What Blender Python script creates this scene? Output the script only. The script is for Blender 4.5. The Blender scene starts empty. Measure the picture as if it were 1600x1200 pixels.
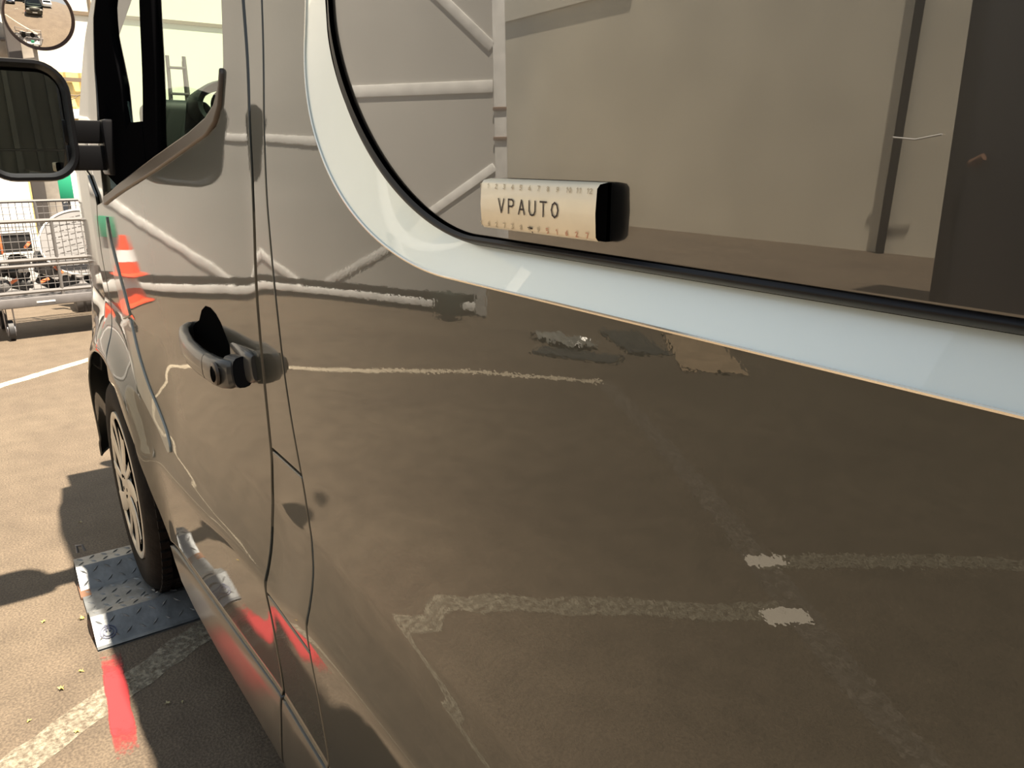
import bpy, bmesh, math, random, bisect
from mathutils import Vector, Matrix
from mathutils.geometry import delaunay_2d_cdt
random.seed(7)
R = math.radians
scene = bpy.context.scene
col = scene.collection

# ------------------------------------------------------------------ camera, sky, sun, exposure
cam_d = bpy.data.cameras.new('camera'); cam = bpy.data.objects.new('camera', cam_d); col.objects.link(cam)
cam_d.sensor_width = 36; cam_d.lens = 36 * 1190 / 1600; cam_d.clip_start = .02; cam_d.clip_end = 200
yaw, pitch = R(35.0), R(16.5)
F = Vector((math.cos(pitch)*math.cos(yaw), -math.cos(pitch)*math.sin(yaw), -math.sin(pitch)))
cam.location = (-1.15, .37, 1.28)
cam.rotation_euler = F.to_track_quat('-Z', 'Y').to_euler()
scene.camera = cam

w = bpy.data.worlds.new('world'); scene.world = w; w.use_nodes = True
nt = w.node_tree; bg = nt.nodes['Background']
tc = nt.nodes.new('ShaderNodeTexCoord'); sx = nt.nodes.new('ShaderNodeSeparateXYZ'); cr = nt.nodes.new('ShaderNodeValToRGB')
nt.links.new(tc.outputs['Generated'], sx.inputs[0]); nt.links.new(sx.outputs['Z'], cr.inputs[0]); nt.links.new(cr.outputs[0], bg.inputs[0])
cr.color_ramp.elements[0].color = (.86, .87, .86, 1); cr.color_ramp.elements[1].color = (.74, .84, .95, 1)
cr.color_ramp.elements[1].position = .8
bg.inputs[1].default_value = .85

sun_d = bpy.data.lights.new('sun', 'SUN'); sun = bpy.data.objects.new('sun', sun_d); col.objects.link(sun)
sun_d.energy = 18; sun_d.color = (1, .87, .70); sun_d.angle = R(.9)
sun.rotation_euler = Vector((.31, .155, -1)).to_track_quat('-Z', 'Y').to_euler()

vs = scene.view_settings
vs.view_transform = 'Standard'; vs.look = 'None'; vs.exposure = 0.0; vs.gamma = 1; vs.use_curve_mapping = False

# ------------------------------------------------------------------ materials
def mat(name, c, rough=.6, metal=0, spec=.5, coat=0, coat_ior=1.5, var=0, vscale=8, bump=0, bscale=60, coatr=0.02, two=None, tscale=3, emis=None):
    m = bpy.data.materials.new(name); m.use_nodes = True; n = m.node_tree; b = n.nodes['Principled BSDF']
    b.inputs['Base Color'].default_value = (*c, 1); b.inputs['Roughness'].default_value = rough
    b.inputs['Metallic'].default_value = metal; b.inputs['Specular IOR Level'].default_value = spec
    b.inputs['Coat Weight'].default_value = coat; b.inputs['Coat IOR'].default_value = coat_ior; b.inputs['Coat Roughness'].default_value = coatr
    if emis: b.inputs['Emission Color'].default_value = (*emis, 1); b.inputs['Emission Strength'].default_value = 1
    t = n.nodes.new('ShaderNodeTexCoord')
    if var or two:
        ns = n.nodes.new('ShaderNodeTexNoise'); ns.inputs['Scale'].default_value = vscale; ns.inputs['Detail'].default_value = 6
        n.links.new(t.outputs['Object'], ns.inputs['Vector'])
        r = n.nodes.new('ShaderNodeValToRGB'); n.links.new(ns.outputs['Fac'], r.inputs[0])
        lo = tuple(x*(1-var) for x in c); hi = two if two else tuple(min(1, x*(1+var)) for x in c)
        r.color_ramp.elements[0].color = (*lo, 1); r.color_ramp.elements[1].color = (*hi, 1)
        r.color_ramp.elements[0].position = .35; r.color_ramp.elements[1].position = .68
        n.links.new(r.outputs[0], b.inputs['Base Color'])
    if bump:
        ns = n.nodes.new('ShaderNodeTexNoise'); ns.inputs['Scale'].default_value = bscale; ns.inputs['Detail'].default_value = 3
        n.links.new(t.outputs['Object'], ns.inputs['Vector'])
        bp = n.nodes.new('ShaderNodeBump'); bp.inputs['Strength'].default_value = bump; bp.inputs['Distance'].default_value = .01
        n.links.new(ns.outputs['Fac'], bp.inputs['Height']); n.links.new(bp.outputs[0], b.inputs['Normal'])
        if coat: n.links.new(bp.outputs[0], b.inputs['Coat Normal'])
    return m

def paint():
    m = mat('grey_metallic_paint', (.034, .036, .029), rough=.45, metal=.45, coat=1, coat_ior=1.55, coatr=.004, spec=.3)
    n = m.node_tree; b = n.nodes['Principled BSDF']; t = n.nodes.new('ShaderNodeTexCoord')
    ns = n.nodes.new('ShaderNodeTexNoise'); ns.inputs['Scale'].default_value = 260; ns.inputs['Detail'].default_value = 1
    ns2 = n.nodes.new('ShaderNodeTexNoise'); ns2.inputs['Scale'].default_value = 7; ns2.inputs['Detail'].default_value = 1
    for x in (ns, ns2): n.links.new(t.outputs['Object'], x.inputs['Vector'])
    b1 = n.nodes.new('ShaderNodeBump'); b1.inputs['Strength'].default_value = .07; b1.inputs['Distance'].default_value = .0002
    b2 = n.nodes.new('ShaderNodeBump'); b2.inputs['Strength'].default_value = .12; b2.inputs['Distance'].default_value = .002
    n.links.new(ns.outputs['Fac'], b1.inputs['Height']); n.links.new(ns2.outputs['Fac'], b2.inputs['Height'])
    n.links.new(b1.outputs[0], b2.inputs['Normal']); n.links.new(b2.outputs[0], b.inputs['Coat Normal'])
    # faint dust
    return m

def glass(name, tint, ior=1.5, refl=1.0):
    m = bpy.data.materials.new(name); m.use_nodes = True; n = m.node_tree; n.nodes.clear()
    o = n.nodes.new('ShaderNodeOutputMaterial'); mx = n.nodes.new('ShaderNodeMixShader'); fr = n.nodes.new('ShaderNodeFresnel')
    tr = n.nodes.new('ShaderNodeBsdfTransparent'); g = n.nodes.new('ShaderNodeBsdfGlossy')
    geo = n.nodes.new('ShaderNodeNewGeometry'); mrg = n.nodes.new('ShaderNodeMapRange'); mrg.inputs['To Min'].default_value = ior; mrg.inputs['To Max'].default_value = 1/ior; n.links.new(geo.outputs['Backfacing'], mrg.inputs['Value']); n.links.new(mrg.outputs[0], fr.inputs[0]); tr.inputs[0].default_value = (*tint, 1); g.inputs['Roughness'].default_value = 0; g.inputs[0].default_value = (refl, refl, refl, 1)
    n.links.new(fr.outputs[0], mx.inputs[0]); n.links.new(tr.outputs[0], mx.inputs[1]); n.links.new(g.outputs[0], mx.inputs[2]); n.links.new(mx.outputs[0], o.inputs[0])
    return m

def asphalt():
    m = bpy.data.materials.new('brown_asphalt'); m.use_nodes = True; n = m.node_tree; b = n.nodes['Principled BSDF']
    t = n.nodes.new('ShaderNodeTexCoord'); b.inputs['Roughness'].default_value = .75; b.inputs['Specular IOR Level'].default_value = .35
    def noise(s, d=5):
        x = n.nodes.new('ShaderNodeTexNoise'); x.inputs['Scale'].default_value = s; x.inputs['Detail'].default_value = d; n.links.new(t.outputs['Object'], x.inputs['Vector']); return x
    a, c, d = noise(1.1), noise(9), noise(160, 3)
    def ramp(src, p0, c0, p1, c1):
        r = n.nodes.new('ShaderNodeValToRGB'); r.color_ramp.elements[0].position = p0; r.color_ramp.elements[1].position = p1
        r.color_ramp.elements[0].color = (*c0, 1); r.color_ramp.elements[1].color = (*c1, 1); n.links.new(src.outputs['Fac'], r.inputs[0]); return r
    r1 = ramp(a, .3, (.102, .080, .060), .7, (.134, .107, .079))
    r2 = ramp(c, .3, (.85, .85, .85), .7, (1.1, 1.1, 1.1)); r3 = ramp(d, .38, (.72, .7, .68), .66, (1.25, 1.22, 1.15))
    def mul(x, y):
        k = n.nodes.new('ShaderNodeMix'); k.data_type = 'RGBA'; k.blend_type = 'MULTIPLY'; k.inputs[0].default_value = 1
        n.links.new(x, k.inputs[6]); n.links.new(y, k.inputs[7]); return k.outputs[2]
    n.links.new(mul(mul(r1.outputs[0], r2.outputs[0]), r3.outputs[0]), b.inputs['Base Color'])
    bp = n.nodes.new('ShaderNodeBump'); bp.inputs['Strength'].default_value = .5; bp.inputs['Distance'].default_value = .004
    n.links.new(d.outputs['Fac'], bp.inputs['Height']); n.links.new(bp.outputs[0], b.inputs['Normal'])
    return m

def worn(name, c, thr=.5, soft=.08, scale=40, edge=None, rough=.7):
    """paint on asphalt: opaque where the noise keeps it, clear elsewhere; edge = softness across the strip (UV)"""
    m = bpy.data.materials.new(name); m.use_nodes = True; n = m.node_tree; b = n.nodes['Principled BSDF']; o = n.nodes['Material Output']
    b.inputs['Base Color'].default_value = (*c, 1); b.inputs['Roughness'].default_value = rough
    t = n.nodes.new('ShaderNodeTexCoord'); ns = n.nodes.new('ShaderNodeTexNoise'); ns.inputs['Scale'].default_value = scale; ns.inputs['Detail'].default_value = 8; ns.inputs['Roughness'].default_value = .7
    n.links.new(t.outputs['Object'], ns.inputs['Vector'])
    mr = n.nodes.new('ShaderNodeMapRange'); mr.inputs['From Min'].default_value = thr - soft; mr.inputs['From Max'].default_value = thr + soft
    src = ns.outputs['Fac']
    if edge:
        s = n.nodes.new('ShaderNodeSeparateXYZ'); n.links.new(t.outputs['UV'], s.inputs[0])
        def tri(out, e):
            a = n.nodes.new('ShaderNodeMath'); a.operation = 'PINGPONG'; a.inputs[1].default_value = .5; n.links.new(out, a.inputs[0])
            q = n.nodes.new('ShaderNodeMath'); q.operation = 'DIVIDE'; q.inputs[1].default_value = e; n.links.new(a.outputs[0], q.inputs[0])
            k = n.nodes.new('ShaderNodeMath'); k.operation = 'MINIMUM'; k.inputs[1].default_value = 1; n.links.new(q.outputs[0], k.inputs[0]); return k.outputs[0]
        p = n.nodes.new('ShaderNodeMath'); p.operation = 'MULTIPLY'; n.links.new(tri(s.outputs['X'], edge[0]), p.inputs[0]); n.links.new(tri(s.outputs['Y'], edge[1]), p.inputs[1])
        ad = n.nodes.new('ShaderNodeMath'); ad.operation = 'MULTIPLY_ADD'; ad.inputs[1].default_value = .9; n.links.new(p.outputs[0], ad.inputs[0])
        su = n.nodes.new('ShaderNodeMath'); su.operation = 'SUBTRACT'; su.inputs[1].default_value = .62; n.links.new(src, su.inputs[0]); n.links.new(su.outputs[0], ad.inputs[2]); src = ad.outputs[0]
    n.links.new(src, mr.inputs['Value'])
    tr = n.nodes.new('ShaderNodeBsdfTransparent'); mx = n.nodes.new('ShaderNodeMixShader')
    n.links.new(mr.outputs[0], mx.inputs[0]); n.links.new(tr.outputs[0], mx.inputs[1]); n.links.new(b.outputs[0], mx.inputs[2]); n.links.new(mx.outputs[0], o.inputs[0])
    return m

M = dict(
    paint=paint(),
    black=mat('black_plastic', (.006, .006, .007), rough=.38, spec=.2), frame=mat('matt_black_frame', (.003, .003, .0035), rough=.8, spec=0),
    rubber=mat('black_rubber', (.006, .007, .010), rough=.45, spec=.25),
    seal=mat('glossy_seal', (.008, .009, .012), rough=.16, spec=.6),
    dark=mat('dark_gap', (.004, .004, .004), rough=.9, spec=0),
    well=mat('wheel_well_felt', (.004, .004, .004), rough=1, spec=0),
    tyre=mat('tyre_rubber', (.012, .010, .0085), rough=.75, spec=.15, var=.3, vscale=30, bump=.15, bscale=120),
    hub=mat('hubcap_silver', (.62, .585, .50), rough=.36, metal=.35, var=.10, vscale=20),
    steel=mat('dark_wheel_steel', (.006, .0055, .005), rough=.9, spec=0),
    darkglass=mat('dark_privacy_glass', (.012, .012, .012), rough=.3, coat=1, coat_ior=1.97, coatr=.0, spec=.5), glint=mat('painted_glint', (.9, .84, .72), rough=.25, metal=.9), groove=mat('silver_grey_groove_paint', (.70, .80, .83), rough=.36, metal=.5, coat=1, coat_ior=1.5), galv=mat('galvanised_plate', (.19, .20, .205), rough=.42, metal=.45, var=.22, vscale=22, bump=.08, bscale=90),
    chrome=mat('chrome', (.75, .75, .74), rough=.12, metal=1),
    belt=mat('brown_grey_belt_trim', (.085, .066, .050), rough=.4, spec=.4),
    handle=mat('grey_handle_plastic', (.070, .066, .058), rough=.36, spec=.5, coat=.35),
    gasket=mat('handle_gasket', (.008, .009, .013), rough=.35),
    blade=mat('pale_grey_band', (.26, .27, .24), rough=.3, metal=.2, coat=.6),
    label=None,
    ink=mat('black_ink', (.03, .02, .02), rough=.6), redink=mat('faded_red_ink', (.62, .33, .22), rough=.7), paleink=mat('faded_grey_ink', (.52, .45, .33), rough=.7),
    mirror=mat('door_mirror_glass', (.80, .82, .78), rough=.0, metal=1),
    cmirror=mat('convex_mirror_face', (.9, .88, .86), rough=0, metal=1),
    glass=glass('green_tinted_glass', (.74, .86, .76)),
    wind=glass('windscreen_glass', (.82, .93, .84)),
    dash=mat('dark_dashboard', (.007, .010, .009), rough=.6, spec=.25),
    trimsil=mat('silver_instrument_ring', (.55, .58, .55), rough=.25, metal=.6),
    dial=mat('pale_instrument_lens', (.16, .26, .21), rough=.12, spec=.8, coat=1),
    cloth=mat('seat_cloth', (.03, .03, .032), rough=.95, var=.3, vscale=40),
    asphalt=asphalt(),
    gatepanel=mat('grey_gate_sheet', (.46, .45, .425), rough=.7, var=.06, vscale=1.5),
    gatebar=mat('white_gate_bar', (.80, .80, .78), rough=.5, var=.12, vscale=9),
    gatedark=mat('dark_rubber_strip', (.018, .017, .015), rough=.8),
    rust=mat('rusty_hinge', (.16, .085, .05), rough=.8),
    plaster=mat('beige_render', (.84, .79, .66), rough=.85, var=.09, vscale=.7),
    cream=mat('cream_cladding', (.88, .84, .72), rough=.7, var=.03, vscale=.5),
    joint=mat('brown_joint_strip', (.20, .15, .10), rough=.7),
    yellow=mat('yellow_corrugated_sheet', (.75, .58, .25), rough=.6, var=.12, vscale=6),
    concrete=mat('concrete_post', (.42, .38, .33), rough=.85, var=.15, vscale=12),
    dkconc=mat('dark_steel_channel', (.09, .08, .075), rough=.7),
    shed=mat('dark_olive_shed', (.040, .040, .028), rough=.75, var=.15, vscale=4),
    white=mat('white_gloss', (.82, .82, .81), rough=.3, coat=.5),
    carblack=mat('black_car_paint', (.012, .012, .014), rough=.3, coat=1),
    carblue=mat('dark_blue_car_paint', (.02, .03, .055), rough=.3, coat=1),
    carsilver=mat('silver_car_paint', (.40, .42, .44), rough=.3, metal=.4, coat=1),
    carglass=mat('car_window_glass', (.015, .018, .02), rough=.04, spec=.8),
    lamp=mat('headlamp_lens', (.75, .78, .8), rough=.1, coat=1),
    green=mat('green_sheet', (.02, .32, .17), rough=.5), magenta=mat('magenta_sheet', (.72, .03, .32), rough=.5),
    wire=mat('galvanised_wire', (.21, .20, .195), rough=.42, metal=.45),
    scrap=mat('black_scrap_plastic', (.022, .021, .021), rough=.45, var=.4, vscale=18),
    scrap2=mat('grey_scrap_metal', (.17, .165, .16), rough=.5, metal=.3, var=.4, vscale=14),
    orange=mat('orange_plastic', (.70, .19, .07), rough=.5), paper=mat('white_tag', (.8, .78, .74), rough=.8),
    grille=mat('grey_fan_plate', (.20, .195, .195), rough=.6, var=.08, vscale=5),
    castor=mat('castor_rubber', (.035, .035, .037), rough=.6), castorhub=mat('castor_hub', (.33, .33, .35), rough=.4, metal=.3),
    conered=mat('orange_red_cone', (.86, .075, .02), rough=.42), conewhite=mat('white_reflective_band', (.86, .84, .84), rough=.35),
    leaf=mat('yellow_leaf', (.62, .47, .14), rough=.7, var=.3, vscale=60), leaf2=mat('dry_pale_leaf', (.42, .37, .22), rough=.8),
    card=mat('brown_cardboard', (.30, .22, .14), rough=.9, var=.15, vscale=5), sheet=mat('grey_sheet', (.035, .037, .037), rough=.5, var=.2, vscale=6),
    bag=mat('clear_crumpled_film', (.20, .20, .18), rough=.25, var=.2, vscale=12), greenbox=mat('dark_green_box', (.03, .04, .035), rough=.6),
    skin=mat('skin', (.45, .28, .2), rough=.6), navy=mat('navy_cloth', (.015, .018, .03), rough=.9),
    lineW=worn('worn_white_paint', (.50, .43, .32), thr=.42, soft=.10, scale=45),
    lineF=worn('faded_white_paint', (.17, .14, .11), thr=.47, soft=.14, scale=38),
    lineS=worn('scuffed_white_paint', (.27, .24, .18), thr=.50, soft=.12, scale=55),
    dab=worn('fresh_white_dab', (.60, .55, .47), thr=.30, soft=.1, scale=30),
    spray=worn('red_spray_paint', (.36, .027, .031), thr=.36, soft=.26, scale=60, edge=(.34, .12), rough=.55),
)

lb_ = None
def label_mat():
    m = mat('label_card', (.86, .77, .58), rough=.3, var=.05, vscale=30, coat=.6, coatr=.05); return m
M['label'] = label_mat()
M['sill'] = mat('dusty_sill_paint', (.050, .048, .040), rough=.5, metal=.3, coat=.7, coat_ior=1.5, coatr=.16, var=.15, vscale=14)

# ------------------------------------------------------------------ object helpers
def tag(o, label=None, cat=None, group=None, kind=None):
    if label: o['label'] = label
    if cat: o['category'] = cat
    if group: o['group'] = group
    if kind: o['kind'] = kind
    return o
def thing(name, label, cat, loc=(0, 0, 0), rz=0, group=None):
    o = bpy.data.objects.new(name, None); col.objects.link(o); o.location = loc; o.rotation_euler = (0, 0, rz)
    o.empty_display_size = .1
    return tag(o, label, cat, group)
def link(name, me, m, parent=None):
    o = bpy.data.objects.new(name, me); col.objects.link(o)
    if m and not me.materials: me.materials.append(m)
    if parent: o.parent = parent
    return o
def raw(name, vs_, fs, m, parent=None, smooth=False, normals=None):
    if normals:
        o2 = []
        for f in fs:
            a, b, c = (Vector(vs_[f[0]]), Vector(vs_[f[1]]), Vector(vs_[f[2]])); g_ = (b-a).cross(c-b)
            if len(f) == 4: g_ = g_+(Vector(vs_[f[3]])-c).cross(a-Vector(vs_[f[3]]))
            m_ = sum((Vector(normals[i]) for i in f), Vector())
            o2.append(tuple(f) if g_.dot(m_) >= 0 else tuple(f)[::-1])
        fs = o2
    me = bpy.data.meshes.new(name); me.from_pydata([tuple(v) for v in vs_], [], fs); me.update()
    if smooth or normals: me.polygons.foreach_set('use_smooth', [True]*len(me.polygons))
    if normals: me.normals_split_custom_set_from_vertices([tuple(n) for n in normals])
    return link(name, me, m, parent)
def fin(name, bm, m, parent=None, smooth=True, angle=35):
    bmesh.ops.recalc_face_normals(bm, faces=bm.faces)
    me = bpy.data.meshes.new(name); bm.to_mesh(me); bm.free()
    if smooth:
        me.polygons.foreach_set('use_smooth', [True]*len(me.polygons)); me.set_sharp_from_angle(angle=R(angle))
    return link(name, me, m, parent)
def bx(bm, c, s, rot=None, bev=0, seg=2):
    g = bmesh.ops.create_cube(bm, size=1); v = g['verts']
    bmesh.ops.scale(bm, vec=s, verts=v)
    if bev:
        e = list({e for x in v for e in x.link_edges}); r = bmesh.ops.bevel(bm, geom=e, offset=bev, segments=seg, profile=.5, affect='EDGES')
        v = list({x for f in r['faces'] for x in f.verts} | {x for x in v if x.is_valid})
    if rot is not None: bmesh.ops.rotate(bm, cent=(0, 0, 0), matrix=rot, verts=v)
    bmesh.ops.translate(bm, vec=c, verts=v)
def box(name, c, s, m, parent=None, bev=.004, rot=None, seg=2):
    bm = bmesh.new(); bx(bm, c, s, rot, bev, seg); return fin(name, bm, m, parent)
def cyl(bm, a, b, r, n=12, r2=None, caps=True):
    a, b = Vector(a), Vector(b); d = b - a
    q = d.to_track_quat('Z', 'Y').to_matrix().to_4x4(); q.translation = (a+b)/2
    bmesh.ops.create_cone(bm, cap_ends=caps, segments=n, radius1=r, radius2=r if r2 is None else r2, depth=d.length, matrix=q)
def tube(bm, pts, r, n=8):
    """swept tube through points; r number or list"""
    pts = [Vector(p) for p in pts]; rs = r if isinstance(r, (list, tuple)) else [r]*len(pts); rings = []
    up = None
    for i, p in enumerate(pts):
        t = (pts[min(i+1, len(pts)-1)] - pts[max(i-1, 0)]).normalized()
        if up is None: up = t.orthogonal().normalized()
        s = t.cross(up).normalized(); up = s.cross(t).normalized()
        rings.append([bm.verts.new(p + rs[i]*(math.cos(2*math.pi*k/n)*up + math.sin(2*math.pi*k/n)*s)) for k in range(n)])
    for a, b in zip(rings, rings[1:]):
        for k in range(n): bm.faces.new((a[k], a[(k+1) % n], b[(k+1) % n], b[k]))
    bm.faces.new(rings[0][::-1]); bm.faces.new(rings[-1])
def lathe(bm, prof_, n=48, axis='Y', c=(0, 0, 0)):
    """prof_ = (offset along axis, radius) list"""
    rings = []
    for (h, r) in prof_:
        ring = []
        for k in range(n):
            a = 2*math.pi*k/n
            if axis == 'Y': p = (c[0]+r*math.cos(a), c[1]+h, c[2]+r*math.sin(a))
            elif axis == 'Z': p = (c[0]+r*math.cos(a), c[1]+r*math.sin(a), c[2]+h)
            else: p = (c[0]+h, c[1]+r*math.cos(a), c[2]+r*math.sin(a))
            ring.append(bm.verts.new(p))
        rings.append(ring)
    for a, b in zip(rings, rings[1:]):
        for k in range(n): bm.faces.new((a[k], a[(k+1) % n], b[(k+1) % n], b[k]))
    return rings
def prism(bm, poly, h0, h1, plane='XZ'):
    """solid from a 2D outline extruded between two offsets along the third axis"""
    def P(a, b, h): return {'XZ': (a, h, b), 'XY': (a, b, h), 'YZ': (h, a, b)}[plane]
    A = [bm.verts.new(P(a, b, h0)) for a, b in poly]; B = [bm.verts.new(P(a, b, h1)) for a, b in poly]
    bm.faces.new(A); bm.faces.new(B[::-1]); n = len(A)
    for i in range(n): bm.faces.new((A[i], A[(i+1) % n], B[(i+1) % n], B[i]))
def rrect(w_, h_, r, n=6, cx=0, cy=0):
    o = []
    for (sx_, sy_, a0) in ((1, 1, 0), (-1, 1, 90), (-1, -1, 180), (1, -1, 270)):
        for k in range(n+1):
            a = R(a0 + 90*k/n); o.append((cx+sx_*(w_/2-r)+r*math.cos(a), cy+sy_*(h_/2-r)+r*math.sin(a)))
    return o
def copy_tree(o, parent=None):
    c = o.copy(); col.objects.link(c)
    if parent: c.parent = parent
    for ch in [x for x in o.children]: copy_tree(ch, c)
    return c

# ------------------------------------------------------------------ the van's side surface  y = S(x, z)
def pchip(xs, ys):
    n = len(xs); h = [xs[i+1]-xs[i] for i in range(n-1)]; d = [(ys[i+1]-ys[i])/h[i] for i in range(n-1)]
    m = [0]*n; m[0] = d[0]; m[-1] = d[-1]
    for i in range(1, n-1):
        if d[i-1]*d[i] > 0:
            w1 = 2*h[i]+h[i-1]; w2 = h[i]+2*h[i-1]; m[i] = (w1+w2)/(w1/d[i-1]+w2/d[i])
    def f(x):
        if x <= xs[0]: return ys[0]
        if x >= xs[-1]: return ys[-1]
        i = bisect.bisect_right(xs, x)-1; t = (x-xs[i])/h[i]
        return ys[i]*(1+2*t)*(1-t)**2+h[i]*m[i]*t*(1-t)**2+ys[i+1]*t*t*(3-2*t)+h[i]*m[i+1]*t*t*(t-1)
    return f
ZP = [2.05,1.97,1.8,1.6,1.45,1.3,1.2,1.1,1.0,.92,.85,.78,.72,.67,.63,.595,.565,.555,.50,.45,.36,.349,.30,.22,.18,.14]
YP = [-.25,-.12,-.05,-.018,-.003,.014,.020,.0215,.0215,.0205,.0185,.0165,.0165,.021,.029,.039,.0485,.0490,.0475,.0461,.0436,.0495,.0535,.057,.049,.02]
profile = pchip(ZP[::-1], YP[::-1])
WX, WZ, AR = 1.25, .335, .41
def sst(a, b, x):
    t = min(1, max(0, (x-a)/(b-a))); return t*t*(3-2*t)
ZA = [.14,.18,.22,.30,.349,.36,.50,.60,.66,.70,.75,.80,.85,.90,.95,1.0,1.1,1.2,1.3,1.45,1.6,1.8,1.97,2.05]
YA = [.02,.049,.057,.0535,.0495,.0455,.0465,.0455,.044,.043,.0385,.0325,.0262,.0212,.0210,.0215,.0215,.020,.014,-.003,-.018,-.05,-.12,-.25]
profile_wing = pchip(ZA, YA)
def ease_in(x, a=.0, b=.09):
    if x <= a: return 0
    if x >= b: return x-(a+b)/2
    w_ = b-a; t = (x-a)/w_; return w_*(t**3-t**4/2)
def S(x, z):
    zz = z-(.028*(1-sst(-.14, .02, x))-.01*sst(.2, .5, x))*math.exp(-((z-.61)/.11)**2)
    k = sst(.65, 1.0, x)
    y = profile(zz)*(1-k)+profile_wing(z)*k + .05*ease_in(min(x, 1.3))
    r = math.hypot(x-WX, z-WZ)
    y += .028*math.exp(-((max(r-AR, 0))/.07)**2)*sst(.2, .5, z+.12)*(1-sst(.75, .95, z))
    if x > 1.55: y -= .9*(x-1.55)**2
    return y
def SN(f, x, z, e=1e-3):
    return Vector((-(f(x+e, z)-f(x-e, z))/(2*e), 1, -(f(x, z+e)-f(x, z-e))/(2*e))).normalized()

def resample(loop, step):
    out = []
    n = len(loop)
    for i in range(n):
        a, b = Vector(loop[i]), Vector(loop[(i+1) % n]); L = (b-a).length; k = max(1, int(round(L/step)))
        for j in range(k): out.append(a.lerp(b, j/k))
    return out
def area2(l): return sum(l[i][0]*l[(i+1) % len(l)][1]-l[(i+1) % len(l)][0]*l[i][1] for i in range(len(l)))
def inside(p, l):
    c = False; n = len(l)
    for i in range(n):
        a, b = l[i], l[(i+1) % n]
        if (a[1] > p[1]) != (b[1] > p[1]) and p[0] < (b[0]-a[0])*(p[1]-a[1])/(b[1]-a[1])+a[0]: c = not c
    return c
def panel(name, loop, m, parent, f=S, step=.02, bev=.0025, depth=.02, off=0, bstep=None, rows=None):
    """sheet-metal panel: outline in (x, z), pressed to y = f(x, z), edges rolled inwards"""
    if area2(loop) < 0: loop = loop[::-1]
    L = resample(loop, bstep or step); n = len(L)
    N2 = []
    for i in range(n):
        t = (L[(i+1) % n]-L[i-1]).normalized(); N2.append(Vector((t.y, -t.x)))   # outward
    inn = [L[i]-N2[i]*bev for i in range(n)]
    xs = [p.x for p in L]; zs = [p.y for p in L]; pts = [Vector(p) for p in inn]
    cell = {}; hs = (bstep or step)
    for p in inn: cell.setdefault((int(p.x//hs), int(p.y//hs)), []).append(p)
    zr = []; z = min(zs)+.004
    while z < max(zs): zr.append(z); z += rows(z) if rows else step
    if rows: zr += [.3395, .343, .3465, .3485, .3505, .353, .356, .3595, .3635]
    x = min(xs)+.004
    while x < max(xs):
        for z in sorted(zr):
            p = Vector((x, z))
            if not inside(p, inn): continue
            ci, cj = int(p.x//hs), int(p.y//hs)
            if any((q-p).length < hs*.45 for a in (-1, 0, 1) for b in (-1, 0, 1) for q in cell.get((ci+a, cj+b), ())): continue
            pts.append(p)
        x += step if (x > -1.25 or not rows) else .06
    V, E_, Fc, *_ = delaunay_2d_cdt(pts, [], [list(range(n))], 1, 1e-6)
    vs_ = [(p.x, f(p.x, p.y)+off, p.y) for p in V]; nr = [SN(f, p.x, p.y) for p in V]
    fs = [tuple(g)[::-1] for g in Fc]
    # map boundary
    idx = {}
    for k, p in enumerate(V): idx[(round(p.x, 5), round(p.y, 5))] = k
    prev = []
    ok = True
    for i in range(n):
        k = idx.get((round(inn[i].x, 5), round(inn[i].y, 5)))
        if k is None: ok = False; k = min(range(len(V)), key=lambda q: (V[q]-inn[i]).length)
        prev.append(k)
    base_n = [SN(f, inn[i].x, inn[i].y) for i in range(n)]
    for (o2, dy, mix) in ((bev*.7, -.3*bev, .7), (bev, -bev, 3), (bev, -depth, 30)):
        cur = []
        for i in range(n):
            q = inn[i]+N2[i]*o2; cur.append(len(vs_)); vs_.append((q.x, f(inn[i].x, inn[i].y)+off+dy, q.y))
            nr.append((base_n[i]+Vector((N2[i].x, 0, N2[i].y))*mix).normalized())
        for i in range(n): fs.append((prev[i], prev[(i+1) % n], cur[(i+1) % n], cur[i])[::-1])
        prev = cur
    return raw(name, vs_, fs, m, parent, normals=nr)

# ------------------------------------------------------------------ ground and paint marks
g = raw('floor', [(-14, -14, 0), (16, -14, 0), (16, 14, 0), (-14, 14, 0)], [(0, 1, 2, 3)], M['asphalt'])
tag(g, kind='structure')
def strip(name, a, b, wd, m, label, cat='line', z=.0015, group=None, parent=None, jag=0):
    a, b = Vector((*a, 0)), Vector((*b, 0)); d = (b-a); L = d.length; d.normalize(); s = Vector((-d.y, d.x, 0))*wd/2
    k = max(1, int(L/.05)) if jag else 1; P = []; uv = []
    for i in range(k+1):
        c = a+d*(L*i/k); e0 = random.uniform(-jag, jag); e1 = random.uniform(-jag, jag)
        P += [c+s*(1+e0)+Vector((0, 0, z)), c-s*(1+e1)+Vector((0, 0, z))]; uv += [(i/k, 1), (i/k, 0)]
    me = bpy.data.meshes.new(name); me.from_pydata([tuple(p) for p in P], [], [(2*i, 2*i+1, 2*i+3, 2*i+2) for i in range(k)])
    ul = me.uv_layers.new(name='UVMap')
    for li, lp in enumerate(me.loops): ul.data[li].uv = uv[lp.vertex_index]
    o = link(name, me, m, parent)
    return tag(o, label, cat, group)
strip('parking_line', (4.93, -.75), (2.26, 2.77), .085, M['lineW'], 'cream parking line crossing the asphalt just beyond the front of the van', jag=.12)
strip('parking_line', (2.26, 2.79), (-.85, 1.02), .10, M['lineF'], 'long faded brownish line mirrored diagonally in the lower side panel', jag=.1, z=.0012)
strip('parking_line', (1.08, -.32), (0, 1.45), .095, M['lineS'], 'worn speckled line running out from under the van sill', jag=.14, z=.0014)
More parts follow.
